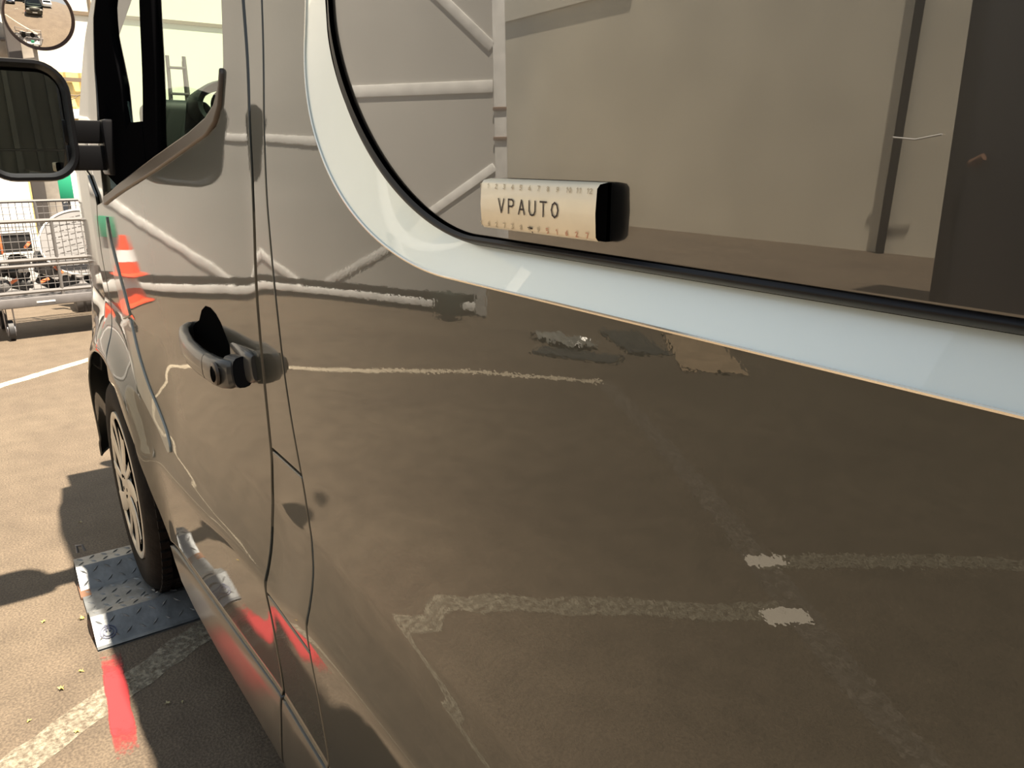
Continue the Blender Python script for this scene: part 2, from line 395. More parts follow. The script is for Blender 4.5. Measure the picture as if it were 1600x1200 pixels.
strip('parking_line', (.22, 1.62), (-.80, 3.15), .09, M['lineS'], 'worn short stall line mirrored near the right edge of the side panel', jag=.12, z=.0016)
strip('paint_dab', (.25, 1.60), (.17, 1.70), .075, M['dab'], 'bright white dab of paint at the start of the right stall line', 'paint mark', z=.0022, jag=.15)
strip('paint_dab', (.01, 1.38), (-.06, 1.49), .075, M['dab'], 'bright white dab of paint where the speckled line meets the long line', 'paint mark', z=.0022, jag=.15)
strip('spray_mark', (.95, .246), (.45, .274), .058, M['spray'], 'red spray paint stripe on the asphalt behind the diamond plate', 'paint mark', z=.0018, jag=.1)

# ------------------------------------------------------------------ surroundings: facade ahead
def wall_box(name, c, s, m, kind='structure'):
    o = box(name, c, s, m, None, bev=0); tag(o, kind=kind); return o
wf = wall_box('wall_front', (12.2, -2, 4), (.3, 18, 8), M['cream'])
for y in (-1.54, -4.1, -6.8):
    bm = bmesh.new(); cyl(bm, (12.03, y, 1.9), (12.03, y, 8), .02, 8); o = fin('cable', bm, M['joint'], wf)
for i, z in enumerate((3.25, 5.6)):
    bm = bmesh.new(); bx(bm, (12.04, -2, z), (.03, 18, .05)); fin('joint_strip', bm, M['joint'], wf)
# corrugated yellow sheet at the base of the facade
cs = thing('corrugated_sheet_screen', 'yellow corrugated metal sheet under the cream wall, seen between wing mirror and pillar', 'fence', (11.85, 1.35, 0))
bm = bmesh.new(); P = []; nn = 180
for i in range(nn+1):
    y = -2.9+5.6*i/nn; ph = (i % 6)/6; x = -.018 if .15 < ph < .6 else .018
    P.append((bm.verts.new((x, y, .1)), bm.verts.new((x, y, 2.44))))
for a, b in zip(P, P[1:]): bm.faces.new((a[0], b[0], b[1], a[1]))
fin('corrugated_sheet', bm, M['yellow'], cs, smooth=False)
bm = bmesh.new(); bx(bm, (-.06, 0, 2.34), (.05, 5.7, .05)); fin('top_rail', bm, M['joint'], cs); box('white_vehicle_roof', (-.10, 0, 1.88), (.12, 5.7, .13), M['white'], cs, bev=.005)  # white box stands in for the roof of a white vehicle
bm = bmesh.new(); tube(bm, [(-.07, -2.9+.05*i, 2.31-.18*math.sin(math.pi*i/16)) for i in range(17)], .008, 6); fin('hanging_cable', bm, M['joint'], cs)
bm = bmesh.new(); tube(bm, [(-.07, -2.75+.05*i, 2.30-.26*math.sin(math.pi*i/18)) for i in range(19)], .007, 6); fin('hanging_cable', bm, M['joint'], cs)
# column with convex mirrors
cl = thing('concrete_column', 'concrete column with a dark steel channel carrying the round traffic mirror', 'column', (7.15, -.23, 0))
box('column_shaft', (0, -.075, 2.2), (.12, .12, 4.4), M['concrete'], cl, bev=.01)
box('steel_channel', (-.01, .035, 2.2), (.14, .10, 4.4), M['dkconc'], cl, bev=.006)
cm = thing('convex_mirror', 'round convex traffic mirror with dark rim above the van wing mirror', 'mirror', (6.95, -.404, 2.433))
cm.rotation_euler = (0, 0, 0)
bm = bmesh.new(); Rm = .31; Rs = .95; n = 64
rings = [( -(math.sqrt(Rs*Rs-(Rm*k/14)**2)-math.sqrt(Rs*Rs-Rm*Rm)), max(Rm*k/14, .0005)) for k in range(15)]
rg = lathe(bm, rings, n, axis='X'); bm.faces.new(rg[0])
o = fin('mirror_face', bm, M['cmirror'], cm, angle=80)
bm = bmesh.new(); lathe(bm, [(.0, .305), (-.022, .312), (-.026, .322), (-.01, .330), (.03, .326), (.05, .30), (.05, .05)], n, axis='X'); fin('mirror_rim', bm, mat('dark_brown_rim', (.03, .012, .012), .45), cm)
bm = bmesh.new(); cyl(bm, (.05, 0, 0), (.22, .1, -.05), .02); fin('bracket', bm, M['dkconc'], cm)
cm.rotation_euler = (0, R(-18), R(3)); cm.scale = (.82, .82, .82)
for (y, z, r_) in ((.165, -.185, .022), (.085, -.180, .022)):
    bm = bmesh.new(); cyl(bm, (-.028, y, z), (-.045, y, z), r_, 20); fin('dark_disc', bm, M['black'], cm)
c2 = thing('convex_mirror', 'second round mirror seen from behind beside the column', 'mirror', (7.35, -.02, 2.27))
bm = bmesh.new(); rg = lathe(bm, [(-.10, .0005), (-.09, .09), (-.055, .16), (-.02, .19), (.0, .195), (.015, .19), (.015, .17)], 48, axis='X'); fin('mirror_back', bm, M['concrete'], c2, angle=60)
bm = bmesh.new(); cyl(bm, (0, 0, 0), (-.15, -.18, 0), .015); fin('bracket', bm, M['dkconc'], c2)

# gate wall with braces (seen mirrored in the van)
gx, gy = Vector((.762, -.647, 0)), Vector((4.58, 3.38, 0))
gt = thing('braced_gate', 'long grey sheet gate with white diagonal braces, mirrored in the van door and panel', 'gate', tuple(gy), math.atan2(-.647, .762))
# local: x along the gate (0 = free end), y towards +, face towards local -y
box('gate_sheet', (2.15, .032, 1.62), (4.2, .03, 3.1), M['gatepanel'], gt, bev=0)
def bar(n_, a, b, wd, m, y=.010, th=.018):
    y = .010 if y >= 0 else y*.3; th = .018 if th < .1 else th
    a, b = Vector((a[0], 0, a[1])), Vector((b[0], 0, b[1])); d = b-a
    box(n_, (((a+b)/2).x, y, ((a+b)/2).z), (d.length, th, wd), m, gt, bev=.006, rot=Matrix.Rotation(-math.atan2(d.z, d.x), 3, 'Y'))
bar('end_post', (.0, .02), (.0, 3.2), .11, M['gatebar'], y=.02, th=.08)
bar('horizontal_rail', (.06, 1.80), (4.2, 1.80), .10, M['gatebar'])
bar('base_rail', (.06, .10), (4.2, .10), .08, M['gatebar'], y=-.01, th=.07)
bar('rubber_strip', (.06, .185), (4.2, .185), .07, M['gatedark'], y=.02, th=.04)
bar('rubber_strip', (.06, .03), (4.2, .03), .045, M['gatedark'], y=.02, th=.04)
bar('diagonal_brace', (.06, 1.15), (1.55, .20), .075, M['gatebar'])
bar('diagonal_brace', (.06, 2.10), (1.2, 3.15), .085, M['gatebar'])
bar('diagonal_brace', (3.1, 1.05), (1.80, .14), .085, M['gatebar'])
bar('diagonal_brace', (3.1, 1.05), (4.15, 1.75), .085, M['gatebar'])
box('green_panel', (3.02, -.012, .68), (.16, .012, .22), M['green'], gt, bev=.002)
bar('hinge', (-.06, 1.62), (.06, 1.62), .03, M['rust'], y=-.03, th=.03)
bar('hinge', (-.06, 1.38), (.06, 1.38), .03, M['rust'], y=-.03, th=.03)
for k in range(9): bar('clamp', (.5+.42*k, .185), (.54+.42*k, .185), .09, M['gatedark'], y=-.02, th=.03)
ct = box('control_box', (4.55, 3.02, .16), (.22, .16, .22), M['greenbox'], None, bev=.01); tag(ct, 'dark square box at the foot of the gate end post', 'box')
# far building on the left of the yard
wl = wall_box('wall_left', (6.0, 8.9, 2.2), (20, .3, 4.4), M['plaster'])
bm = bmesh.new(); cyl(bm, (4.22, 8.68, 0), (4.05, 8.68, 4.3), .05, 10); fin('downpipe', bm, M['frame'], wl)
bm = bmesh.new(); tube(bm, [(4.18, 8.60, 1.36), (3.9, 8.58, 1.33), (3.60, 8.58, 1.38)], .012, 6); fin('hose', bm, M['white'], wl)
bm = bmesh.new(); bx(bm, (12.6, 8.72, 4.05), (7.4, .04, .7)); fin('sunlit_wall_top', bm, M['cream'], wl)  # lighter panel painting in the sunlit top of the wall
# dark container at right of the mirrored yard
dc = thing('dark_container', 'tall dark grey container mirrored at the right end of the upper panel', 'container', (.10, 5.5, 0))
box('container_body', (0, 0, 2.2), (3.0, .9, 4.4), mat('charcoal_sheet', (.13, .13, .13), .8, var=.08, vscale=1.5, spec=.1), dc, bev=.02)
box('edge_profile', (1.48, -.47, 2.2), (.08, .06, 4.4), M['gatedark'], dc, bev=.01)
bm = bmesh.new(); cyl(bm, (1.36, -.45, 1.16), (1.36, -.54, 1.16), .022); cyl(bm, (1.36, -.53, 1.16), (1.28, -.54, 1.20), .024); fin('door_knob', bm, M['rust'], dc)
# dark shed behind the camera
sh = wall_box('wall_back', (-7.2, 1.0, 2.3), (.2, 13, 4.6), M['shed'])
for k in range(64):
    b_ = box('rib', (-7.07, -5.4+.2*k, 2.3), (.05, .055, 4.6), M['shed'], sh, bev=0) if k == 0 else link('rib', bpy.data.objects['rib'].data, None, sh)
    if k: b_.location = (0, .2*k, 0)
bm = bmesh.new(); bx(bm, (-7.04, 1, 3.0), (.06, 13, .08)); fin('cross_rail', bm, M['gatedark'], sh)

# ------------------------------------------------------------------ THE VAN
van = thing('van', 'dark grey metallic panel van seen closely along its driver side', 'van')
PT = M['paint']
A = [(.065,1.5),(.034,1.367),(.019,1.232),(.040,1.056),(.045,.93),(.055,.814),(.075,.687),(.066,.62),(.056,.55),(.042,.50),(.030,.368),(.036,.203)]   # door rear shut line
B = [(-.018,1.487),(-.035,1.362),(-.050,1.146),(-.058,1.005),(-.070,.909),(-.087,.819),(-.110,.71),(-.130,.655),(-.143,.60),(-.150,.555),(-.172,.451),(-.180,.371),(-.178,.235)]  # pillar / side panel joint
def curve(tbl, lo, hi, n=40):
    t = sorted([(z, x) for x, z in tbl]); f = pchip([a for a, _ in t], [b for _, b in t])
    return [(f(lo+(hi-lo)*i/n), lo+(hi-lo)*i/n) for i in range(n+1)]
Aext = [(.16, 1.9), (.10, 1.7)]+A; Bext = [(.01, 1.9), (.0, 1.7)]+B
gapw = .0048
door_z = {}
rz_body = lambda z: .009 if z < .75 else (.014 if z < 1.0 else .025)
# front door skin
fl = curve(Aext, .3525, 1.88, 80); fl = [(x+gapw, z) for x, z in fl]
front_gap = [(1.21,1.16),(1.235,1.106),(1.245,1.03),(1.235,.95),(1.21,.86),(1.16,.765),(1.125,.695)]
arch = [(1.06,.69),(.986,.635),(.90,.575),(.84,.505),(.79,.431),(.752,.358)]
door = bpy.data.objects.new('front_door', None); col.objects.link(door); door.parent = van
belt_b = [(.168,1.345),(.185,1.330),(.249,1.314),(.446,1.277),(.728,1.228),(.997,1.190)]
loop = fl+[(.225,1.88),(.190,1.70),(.163,1.513),(.155,1.42)]+belt_b+front_gap+arch+[(.60,.3525),(.30,.3525)]
panel('door_skin', loop, PT, door, step=.015, bstep=.008, bev=.0018, rows=rz_body)
# pillar strip: upper, fuel flap, lower
def band(z0, z1, a=A, b=B):
    L = [(x+gapw*.6, z) for x, z in curve(Bext, z0, z1, 30)]; r_ = [(x-gapw, z) for x, z in curve(Aext, z0, z1, 30)]
    return L+r_[::-1]
panel('pillar_panel', band(.818, 1.88), PT, van, step=.02, bstep=.008)
fz0, fz1 = .552, .812
flapO = band(fz0+.003, fz1)
flap = panel('fuel_flap', flapO, PT, van, step=.015, bstep=.006)
panel('pillar_panel', band(.3525, fz0-.002), PT, van, step=.012, bstep=.008)
# side panel with pressed groove
def outer(s):   # s 0 at top of the vertical leg, 1 at rear end of the bottom leg
    return seq(s, -.55, 1.42, .364, .244, 1.95)
def inner(s): return seq(s, -.58, 1.42, .308, .213, 1.68)
def kern(s): return seq(s, -.592, 1.425, .281, .2085, 1.68)
def seq(s, cx, cz, a, b, p):
    if s < .25: return (cx+a+ (0 if cx != -.55 else 0), cz+(.25-s)/.25*.40)
    if s > .6: return (cx-(s-.6)/.4*2.0, cz-b)
    t = (s-.25)/.35*math.pi/2
    return (cx+a*abs(math.cos(t))**(2/p), cz-b*abs(math.sin(t))**(2/p))
SS = [i/260 for i in range(261)]
SS = [0, .06, .12, .18, .22, .24]+[.25+.35*i/110 for i in range(111)]+[.605+.395*(i/60)**1.3 for i in range(61)]
sz = lambda z: .010 if z > .34 else .02
pfront = [(x+gapw, z) for x, z in curve(Aext, .205, .3505, 12)]
panel('front_sill', pfront+[(.745,.3505),(.715,.317),(.67,.285),(.57,.262),(.395,.240),(.169,.222)], M['sill'], van, step=.015, bstep=.008, bev=.0018)
pr_ = [(x-gapw, z) for x, z in curve(Aext, .205, .3505, 12)]
panel('rear_sill', [(-2.55,.205)]+pr_+[(-2.55,.3505)], M['sill'], van, step=.02, bstep=.010, bev=.0018)
Bside = [(x-gapw*.6, z) for x, z in curve(Bext, .3525, 1.82, 60)]
O = [outer(s) for s in SS]
loop = [(-2.55, .3525)]+Bside+O+[(-2.55, 1.176)]
panel('side_panel', loop, PT, van, step=.015, bstep=.010, bev=.0012, rows=rz_body)
# groove strip
def groove(name, f0, f1, depths, m, parent=None, cols=10):
    vs_ = []; nr = []; fs = []
    pts = []
    for s in SS:
        a, b = Vector(f0(s)), Vector(f1(s)); row = []
        for k in range(cols+1):
            t = k/cols; q = a.lerp(b, t); row.append(Vector((q.x, S(a.x, a.y)*(1-t)+ .0215*t-depths(t), q.y)))
        pts.append(row)
    for i, row in enumerate(pts):
        for k, p in enumerate(row):
            u_ = pts[min(i+1, len(pts)-1)][k]-pts[max(i-1, 0)][k]; v_ = row[min(k+1, cols)]-row[max(k-1, 0)]
            q = u_.cross(v_).normalized()
            if q.y < 0: q = -q
            vs_.append(p); nr.append(q)
    W_ = cols+1
    for i in range(len(pts)-1):
        for k in range(cols): fs.append((i*W_+k, i*W_+k+1, (i+1)*W_+k+1, (i+1)*W_+k))
    return raw(name, vs_, fs, m, parent or van, normals=nr)
gd = lambda t: .0008+.0135*t
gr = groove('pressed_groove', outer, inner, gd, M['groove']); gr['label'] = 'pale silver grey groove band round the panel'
sd = lambda t: .0143-.0160*math.sin(math.pi/2*min(1, t*1.35))**.8 + (.003*max(0, t-.75)/.25)
bm = bmesh.new(); tube(bm, [(outer(s)[0], S(*outer(s))+.0003, outer(s)[1]) for s in SS], .0013, 6); fin('groove_glint', bm, M['glint'], van)  # thin bright tube added to draw the glint along the groove edge
sl = groove('window_seal', inner, kern, sd, M['rubber'], cols=12)
bf = lambda x, z: .0195 + .009*(z-1.3) - .012*(x+.7)
loop = [(-2.5, 1.2165)]+[kern(s) for s in SS[::-1]]+[(-2.5, 1.83)]
panel('side_window', loop, M['darkglass'], van, f=bf, step=.03, bstep=.012, bev=.002)['label'] = 'dark privacy glass'
# rest of the body: upper side, roof, rear, far side, floor
bm = bmesh.new()
def loft(bm, rows):
    R_ = [[bm.verts.new(p) for p in r] for r in rows]
    for a, b in zip(R_, R_[1:]):
        for i in range(len(a)-1): bm.faces.new((a[i], a[i+1], b[i+1], b[i]))
zs = [1.82, 1.86, 1.9, 1.94, 1.97]
def roof_row(x): return [(x, S(min(x, 1.2), z), z) for z in (1.82 if x < .1 else 1.87, 1.88, 1.92, 1.95, 1.97)]+[(x, -.35, 1.985), (x, -.93, 1.995), (x, -1.5, 1.985)]+[(x, -1.86-S(min(x, 1.2), z), z) for z in (1.97, 1.95, 1.92, 1.88, 1.82 if x < .1 else 1.87)]
loft(bm, [roof_row(x) for x in (-2.75, -2.4, -1.5, -.8, 0, .1, .4, .75)])
loft(bm, [roof_row(-2.75), [(-2.8, y, .25 if False else z) for (_, y, z) in [(0, p[1], .2) for p in roof_row(-2.75)]]])
fin('roof', bm, PT, van)
bm = bmesh.new()
fy = lambda z: -1.86-profile(z)
def fside(x0, x1, z0, z1, k=10):
    loft(bm, [[(x, fy(z0+(z1-z0)*i/k), z0+(z1-z0)*i/k) for i in range(k+1)] for x in (x0, x1)])
fside(-2.75, .15, .2, 1.88); fside(.15, 1.2, .2, 1.28); fside(.15, 1.2, 1.82, 1.88, 3); fside(1.2, 2.0, .75, 1.25, 4); fside(1.2, .84, .2, .75, 4)
fin('far_side', bm, PT, van)
bm = bmesh.new(); bx(bm, (-.3, -.93, .24), (4.6, 1.78, .06)); bx(bm, (-1.6, -.93, 1.1), (2.3, 1.70, 1.5)); fin('cargo_box', bm, M['dark'], van)
# inner backing so that the shut lines stay dark
bm = bmesh.new(); loft(bm, [[(x, S(x, z)-.03, z) for z in (.25, .4, .5, .6, .7, .85, 1.0, 1.15, 1.3, 1.5, 1.7, 1.86)] for x in (-.4, -.2, 0, .12)]); fin('inner_pillar', bm, M['dark'], van)
bm = bmesh.new(); loft(bm, [[(x, S(x, z)-.03, z) for z in (.29, .4, .5, .6, .7, .85, 1.0, 1.12, 1.18-(x-1)*.05)] for x in (.1, .3, .5, .65)]); loft(bm, [[(x, S(x, z)-.035, z) for z in (.76, .85, 1.0, 1.12, 1.18-(x-1)*.05)] for x in (.65, .8, 1.0, 1.2, 1.4, 1.6)]); fin('inner_lining', bm, M['dark'], van)
bm = bmesh.new(); loft(bm, [[(x, S(x, z)-.03, z) for z in (.2, .3, .45, .6, .8, 1.0, 1.17)] for x in (-2.6, -1.5, -.5, -.15)]); loft(bm, [[(x, -.02, z) for z in (1.17, 1.5, 1.8)] for x in (-2.6, -.2)]); fin('inner_lining', bm, M['dark'], van)
# front wing
ar = [(WX+.41*math.cos(R(a)), WZ+.41*math.sin(R(a))) for a in range(-5, 108, 4)]
loop = ar+[(x+.007, z) for x, z in front_gap[::-1] if z > .74]+[(1.225,1.185),(1.30,1.235),(1.45,1.265),(1.62,1.245),(1.8,1.17),(2.0,1.04),(2.08,.9),(2.10,.6),(2.06,.3)]
panel('front_wing', loop, PT, van, step=.02, bstep=.010, depth=.006)
# bonnet, nose
bm = bmesh.new()
def nose(x, z, k=9): 
    y0 = S(x, z)-.004; y1 = -1.86-y0; return [(x+(.0 if False else .10*math.sin(math.pi*i/k)), y0+(y1-y0)*i/k, z+.03*math.sin(math.pi*i/k)) for i in range(k+1)]
loft(bm, [nose(1.75, 1.14), nose(1.9, 1.08), nose(2.02, 1.0)]); fin('bonnet', bm, PT, van)
bm = bmesh.new(); loft(bm, [nose(2.02, 1.0), nose(2.09, .85), nose(2.11, .6), nose(2.06, .28)]); fin('bumper', bm, PT, van)
for y in (-.22, -1.64):
    box('headlamp', (2.13, y, .86), (.05, .30, .16), M['lamp'], van, bev=.02)
box('grille', (2.21, -.93, .80), (.04, .8, .12), M['black'], van, bev=.01)
box('number_plate', (2.22, -.93, .52), (.02, .52, .11), M['white'], van, bev=.004)
# wheel well
bm = bmesh.new(); prev = None
for a in range(-20, 201, 5):
    p = [(WX+.414*math.cos(R(a)), y, WZ+.414*math.sin(R(a))) for y in (.075, .05, -.35)]
    p = [bm.verts.new(q) for q in p]
    if prev:
        for i in range(2): bm.faces.new((prev[i], prev[i+1], p[i+1], p[i]))
    prev = p
fin('wheel_arch_liner', bm, M['well'], van)
box('nose_light_block', (1.64, -.93, .96), (.72, 1.92, .36), M['dark'], van, bev=0)  # unseen solid added to stop sun leaking through the hollow nose
# A pillar, windscreen, header
APS = [(1.80, .055, 1.20), (1.62, .050, 1.33), (1.45, .033, 1.45), (1.23, .005, 1.60), (1.08, -.04, 1.73), (.85, -.10, 1.86), (.72, -.17, 1.94)]
def strip3(name, pts, w0, m, parent, th=.03, mirror=False):
    """flat-ish pillar: width in the x direction, follows the body side"""
    bm = bmesh.new(); rows = []
    for (x, y, z) in pts:
        if mirror: y = -1.86-y
        s_ = -1 if mirror else 1
        rows.append([(x+w0*1.3, y-s_*.04, z+w0*.5), (x+w0*1.15, y-s_*.006, z+w0*.45), (x, y, z), (x-w0*1.3, y+s_*.002, z-w0*.5), (x-w0*1.4, y-s_*th, z-w0*.55), (x+w0*1.3, y-s_*.04, z+w0*.5)])
    loft(bm, rows); return fin(name, bm, m, parent, angle=60)
strip3('windscreen_pillar', APS, .035, PT, van); strip3('windscreen_pillar', APS, .05, PT, van, mirror=True)
bm = bmesh.new(); loft(bm, [[(1.80+.12*math.sin(math.pi*i/8), .03-1.92*i/8, 1.17) for i in range(9)], [(1.30+.10*math.sin(math.pi*i/8), -.02-1.82*i/8, 1.60) for i in range(9)], [(.74+.08*math.sin(math.pi*i/8), -.16-1.54*i/8, 1.95) for i in range(9)]]); fin('windscreen', bm, M['wind'], van)
panel('pillar_skin', [(1.155,1.21),(1.165,1.34),(1.19,1.50),(1.18,1.62),(1.10,1.725),(.90,1.865),(.80,1.93),(.95,1.86),(1.18,1.685),(1.40,1.50),(1.52,1.36),(1.68,1.17),(1.6,1.15),(1.3,1.15),(1.16,1.165)], PT, van, f=lambda x, z: S(x, z)-.008, step=.05, bstep=.03)
# door glass area
WO = lambda x, z: S(x, z)-.016
def gpan(name, loop, m, f, parent=door, step=.05, depth=.006, bev=.001): return panel(name, loop, m, parent, f=f, step=step, bstep=.02, bev=bev, depth=depth)
gpan('window_glass', [(.16,1.335),(.60,1.262),(.62,1.45),(.66,1.65),(.70,1.86),(.23,1.86),(.19,1.70),(.158,1.51),(.150,1.40)], M['glass'], WO)
gpan('quarter_glass', [(.66,1.33),(.83,1.35),(.93,1.47),(1.04,1.60),(1.0,1.66),(.88,1.78),(.72,1.86),(.69,1.62),(.67,1.45)], M['glass'], WO)
# black frames round the glass
def ribbon(name, a, b, m, f=lambda x, z: S(x, z)-.006, parent=door):
    return gpan(name, a+b[::-1], m, f, parent, step=.03, depth=.02, bev=.004)
ribbon('divider_bar', [(.575,1.262),(.583,1.40),(.605,1.60),(.64,1.87)], [(.69,1.245),(.69,1.40),(.70,1.60),(.745,1.87)], M['frame'])
ribbon('front_seal', [(.69,1.243),(.83,1.29),(.89,1.44),(.975,1.555),(.99,1.62),(.93,1.72),(.78,1.87)], [(.93,1.205),(1.06,1.235),(1.13,1.34),(1.17,1.50),(1.165,1.62),(1.08,1.72),(.87,1.87)], M['frame'])
gpan('mirror_sail', [(.66,1.245),(.69,1.355),(.80,1.356),(.86,1.33),(.90,1.21)], M['frame'], lambda x, z: S(x, z)-.004)
# belt trim strip
bt = [(1.09,1.187),(.997,1.203),(.883,1.226),(.559,1.284),(.321,1.324),(.225,1.345),(.185,1.362),(.165,1.385),(.156,1.415)]
bb = [(1.09,1.165),(.997,1.183),(.883,1.203),(.559,1.256),(.321,1.299),(.225,1.317),(.182,1.335),(.158,1.36),(.150,1.405)]
ribbon('belt_trim', bt, bb, M['belt'], f=lambda x, z: S(x, z)+.006)
# raised pale grey band on the door (two pieces)
def bf2(x, z): return S(x, z)+.004
up = [(1.097,1.135),(1.085,1.068),(1.040,.985),(.985,.895)]; upr = [(1.115,1.10),(1.122,1.02),(1.09,.94),(1.062,.872)]
gpan('door_band', up+upr[::-1], M['blade'], bf2, step=.02, depth=.005, bev=.0015)
lo = [(.980,.885),(.905,.805),(.835,.735),(.762,.672),(.712,.630)]; lor = [(1.055,.862),(.985,.79),(.905,.715),(.815,.655),(.745,.618)]
gpan('door_band', lo+[(.697,.612),(.712,.606)]+lor[::-1], M['blade'], bf2, step=.02, depth=.005, bev=.0015)

# door handle
hd = bpy.data.objects.new('door_handle', None); col.objects.link(hd); hd.parent = door
def esweep(name, pts, m, parent, n=16):
    """pts = (x, y, z, half-thickness y, half-height z)"""
    bm = bmesh.new(); rings = []
    for i, (x, y, z, ry, rz_) in enumerate(pts):
        a = Vector(pts[max(i-1, 0)][:3]); b = Vector(pts[min(i+1, len(pts)-1)][:3]); t = (b-a).normalized()
        zz = Vector((0, 0, 1)); s = t.cross(zz).normalized(); uu = s.cross(t)
        ring = []
        for k in range(n):
            an = 2*math.pi*k/n; cx_, cz_ = math.cos(an), math.sin(an)
            ring.append(bm.verts.new(Vector((x, y, z))+s*ry*math.copysign(abs(cx_)**.7, cx_)+uu*rz_*math.copysign(abs(cz_)**.7, cz_)))
        rings.append(ring)
    for a, b in zip(rings, rings[1:]):
        for k in range(n): bm.faces.new((a[k], a[(k+1) % n], b[(k+1) % n], b[k]))
    bm.faces.new(rings[0][::-1]); bm.faces.new(rings[-1]); return fin(name, bm, m, parent, angle=50)
esweep('grip', [(.435,.030,.952,.006,.016),(.425,.046,.951,.009,.020),(.395,.062,.948,.011,.0235),(.35,.071,.945,.012,.025),(.29,.076,.941,.012,.025),(.225,.075,.938,.012,.0245),(.185,.072,.937,.012,.024)], M['handle'], hd)
esweep('lock_cover', [(.183,.071,.937,.0125,.0245),(.15,.069,.937,.013,.025),(.12,.064,.938,.013,.025),(.103,.056,.939,.012,.024),(.100,.048,.939,.008,.020)], M['handle'], hd)
esweep('gasket', [(.128,.048,.940,.018,.0268),(.108,.044,.941,.018,.0268),(.095,.040,.942,.018,.0262)], M['gasket'], hd)
esweep('handle_base', [(.20,.024,.951,.006,.024),(.14,.026,.949,.010,.027),(.105,.027,.948,.011,.028),(.088,.026,.949,.010,.026),(.078,.024,.950,.006,.021)], M['handle'], hd)
bm = bmesh.new(); lathe(bm, [(.0, .020), (.004, .019), (.006, .014)], 24, c=(.122, .0755, .939)); fin('lock_ring', bm, M['belt'], hd)
bm = bmesh.new(); rg = lathe(bm, [(.0, .0125), (.0065, .0115), (.0068, .001)], 20, c=(.118, .077, .939)); fin('keyhole', bm, M['dark'], hd)
# hand recess behind the grip
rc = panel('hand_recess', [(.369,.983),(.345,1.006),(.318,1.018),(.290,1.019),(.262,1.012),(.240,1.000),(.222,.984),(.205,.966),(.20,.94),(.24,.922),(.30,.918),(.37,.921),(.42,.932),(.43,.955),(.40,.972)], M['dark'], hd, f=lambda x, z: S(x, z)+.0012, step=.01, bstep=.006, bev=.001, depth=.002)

# wing mirror
wm = bpy.data.objects.new('wing_mirror', None); col.objects.link(wm); wm.parent = van
bm = bmesh.new(); pts = []
def mir_ring(x, w_, h_, r_, cy=.229, cz=1.361): return [(x, a, b) for a, b in rrect(w_, h_, r_, 8, cy, cz)]
rr_ = [[bm.verts.new(p) for p in mir_ring(*q)] for q in ((1.018, .166, .226, .05), (.985, .170, .232, .052), (.967, .182, .246, .058), (.968, .196, .260, .064), (.985, .204, .266, .070), (1.04, .206, .266, .072), (1.09, .17, .23, .07), (1.12, .12, .16, .06))]
for a, b in zip(rr_, rr_[1:]):
    for k in range(len(a)): bm.faces.new((a[k], a[(k+1) % len(a)], b[(k+1) % len(a)], b[k]))
bm.faces.new(rr_[-1]); bm.faces.new(rr_[0]); fin('mirror_housing', bm, M['black'], wm, angle=60)
def flat(name, loop, x, m, parent, dome=0):
    bm = bmesh.new(); c = Vector((x, sum(p[0] for p in loop)/len(loop), sum(p[1] for p in loop)/len(loop)))
    prism(bm, loop, x, x+.004, 'YZ'); return fin(name, bm, m, parent, smooth=False)
L_ = rrect(.164, .222, .045, 8, .229, 1.358)
upm = [p for p in L_ if p[1] > 1.302]; lom = [p for p in L_ if p[1] < 1.296]
ys = .082
flat('mirror_glass', upm+[(.229-ys, 1.301), (.229+ys, 1.301)], 1.004, M['mirror'], wm)
flat('mirror_glass', [(.229-ys, 1.2965)]+lom+[(.229+ys, 1.2965)] if False else [(.229+ys, 1.2965), (.229-ys, 1.2965)]+lom, 1.003, M['mirror'], wm)
box('glass_divider', (1.001, .229, 1.2987), (.004, .164, .003), M['chrome'], wm, bev=0)
for (z, h_, x_) in ((1.341, .052, 1.03), (1.281, .058, 1.022)):
    box('mirror_arm', (x_, .098, z), (.06, .11, h_), M['black'], wm, bev=.003)
box('mirror_mount', (1.02, .058, 1.305), (.10, .03, .13), M['black'], wm, bev=.008)
for o in wm.children:
    if o.name.startswith('mirror_glass'): o.rotation_euler = (0, 0, 0)

# wheel
wh = bpy.data.objects.new('front_wheel', None); col.objects.link(wh); wh.parent = van; wh.location = (WX, .108, WZ)
bm = bmesh.new(); lathe(bm, [(-.02,.222),(-.004,.228),(.002,.245),(.004,.275),(.0,.300),(-.012,.318),(-.03,.329),(-.06,.333),(-.1,.334),(-.16,.333),(-.19,.325),(-.20,.29),(-.20,.22),(-.06,.20),(-.02,.222)], 96); fin('tyre', bm, M['tyre'], wh, angle=70)
bm = bmesh.new()
for k in range(64):
    a = 2*math.pi*k/64
    for (y, w_) in ((-.035, .026), (-.082, .04), (-.14, .04)):
        m3 = Matrix.Rotation(-a, 3, 'Y'); 
        bx(bm, (.334*math.cos(a), y, .334*math.sin(a)), (.010, w_, .0225), rot=m3)
fin('tread_blocks', bm, M['tyre'], wh, smooth=False)['kind'] = 'stuff'
bm = bmesh.new(); rg = lathe(bm, [(-.008,.001),(-.008,.06),(-.0085,.12),(-.009,.20),(-.012,.222)], 48); fin('wheel_disc', bm, M['steel'], wh)
bm = bmesh.new(); lathe(bm, [(-.03,.226),(.0005,.225),(.002,.216),(-.001,.206),(-.004,.204)], 72); hc = fin('hubcap', bm, M['hub'], wh, angle=60)
bm = bmesh.new(); rg = lathe(bm, [(-.014,.064),(.002,.061),(.006,.048),(.003,.030),(.006,.018),(.006,.001)], 40); fin('hub_centre', bm, M['hub'], hc, angle=60)
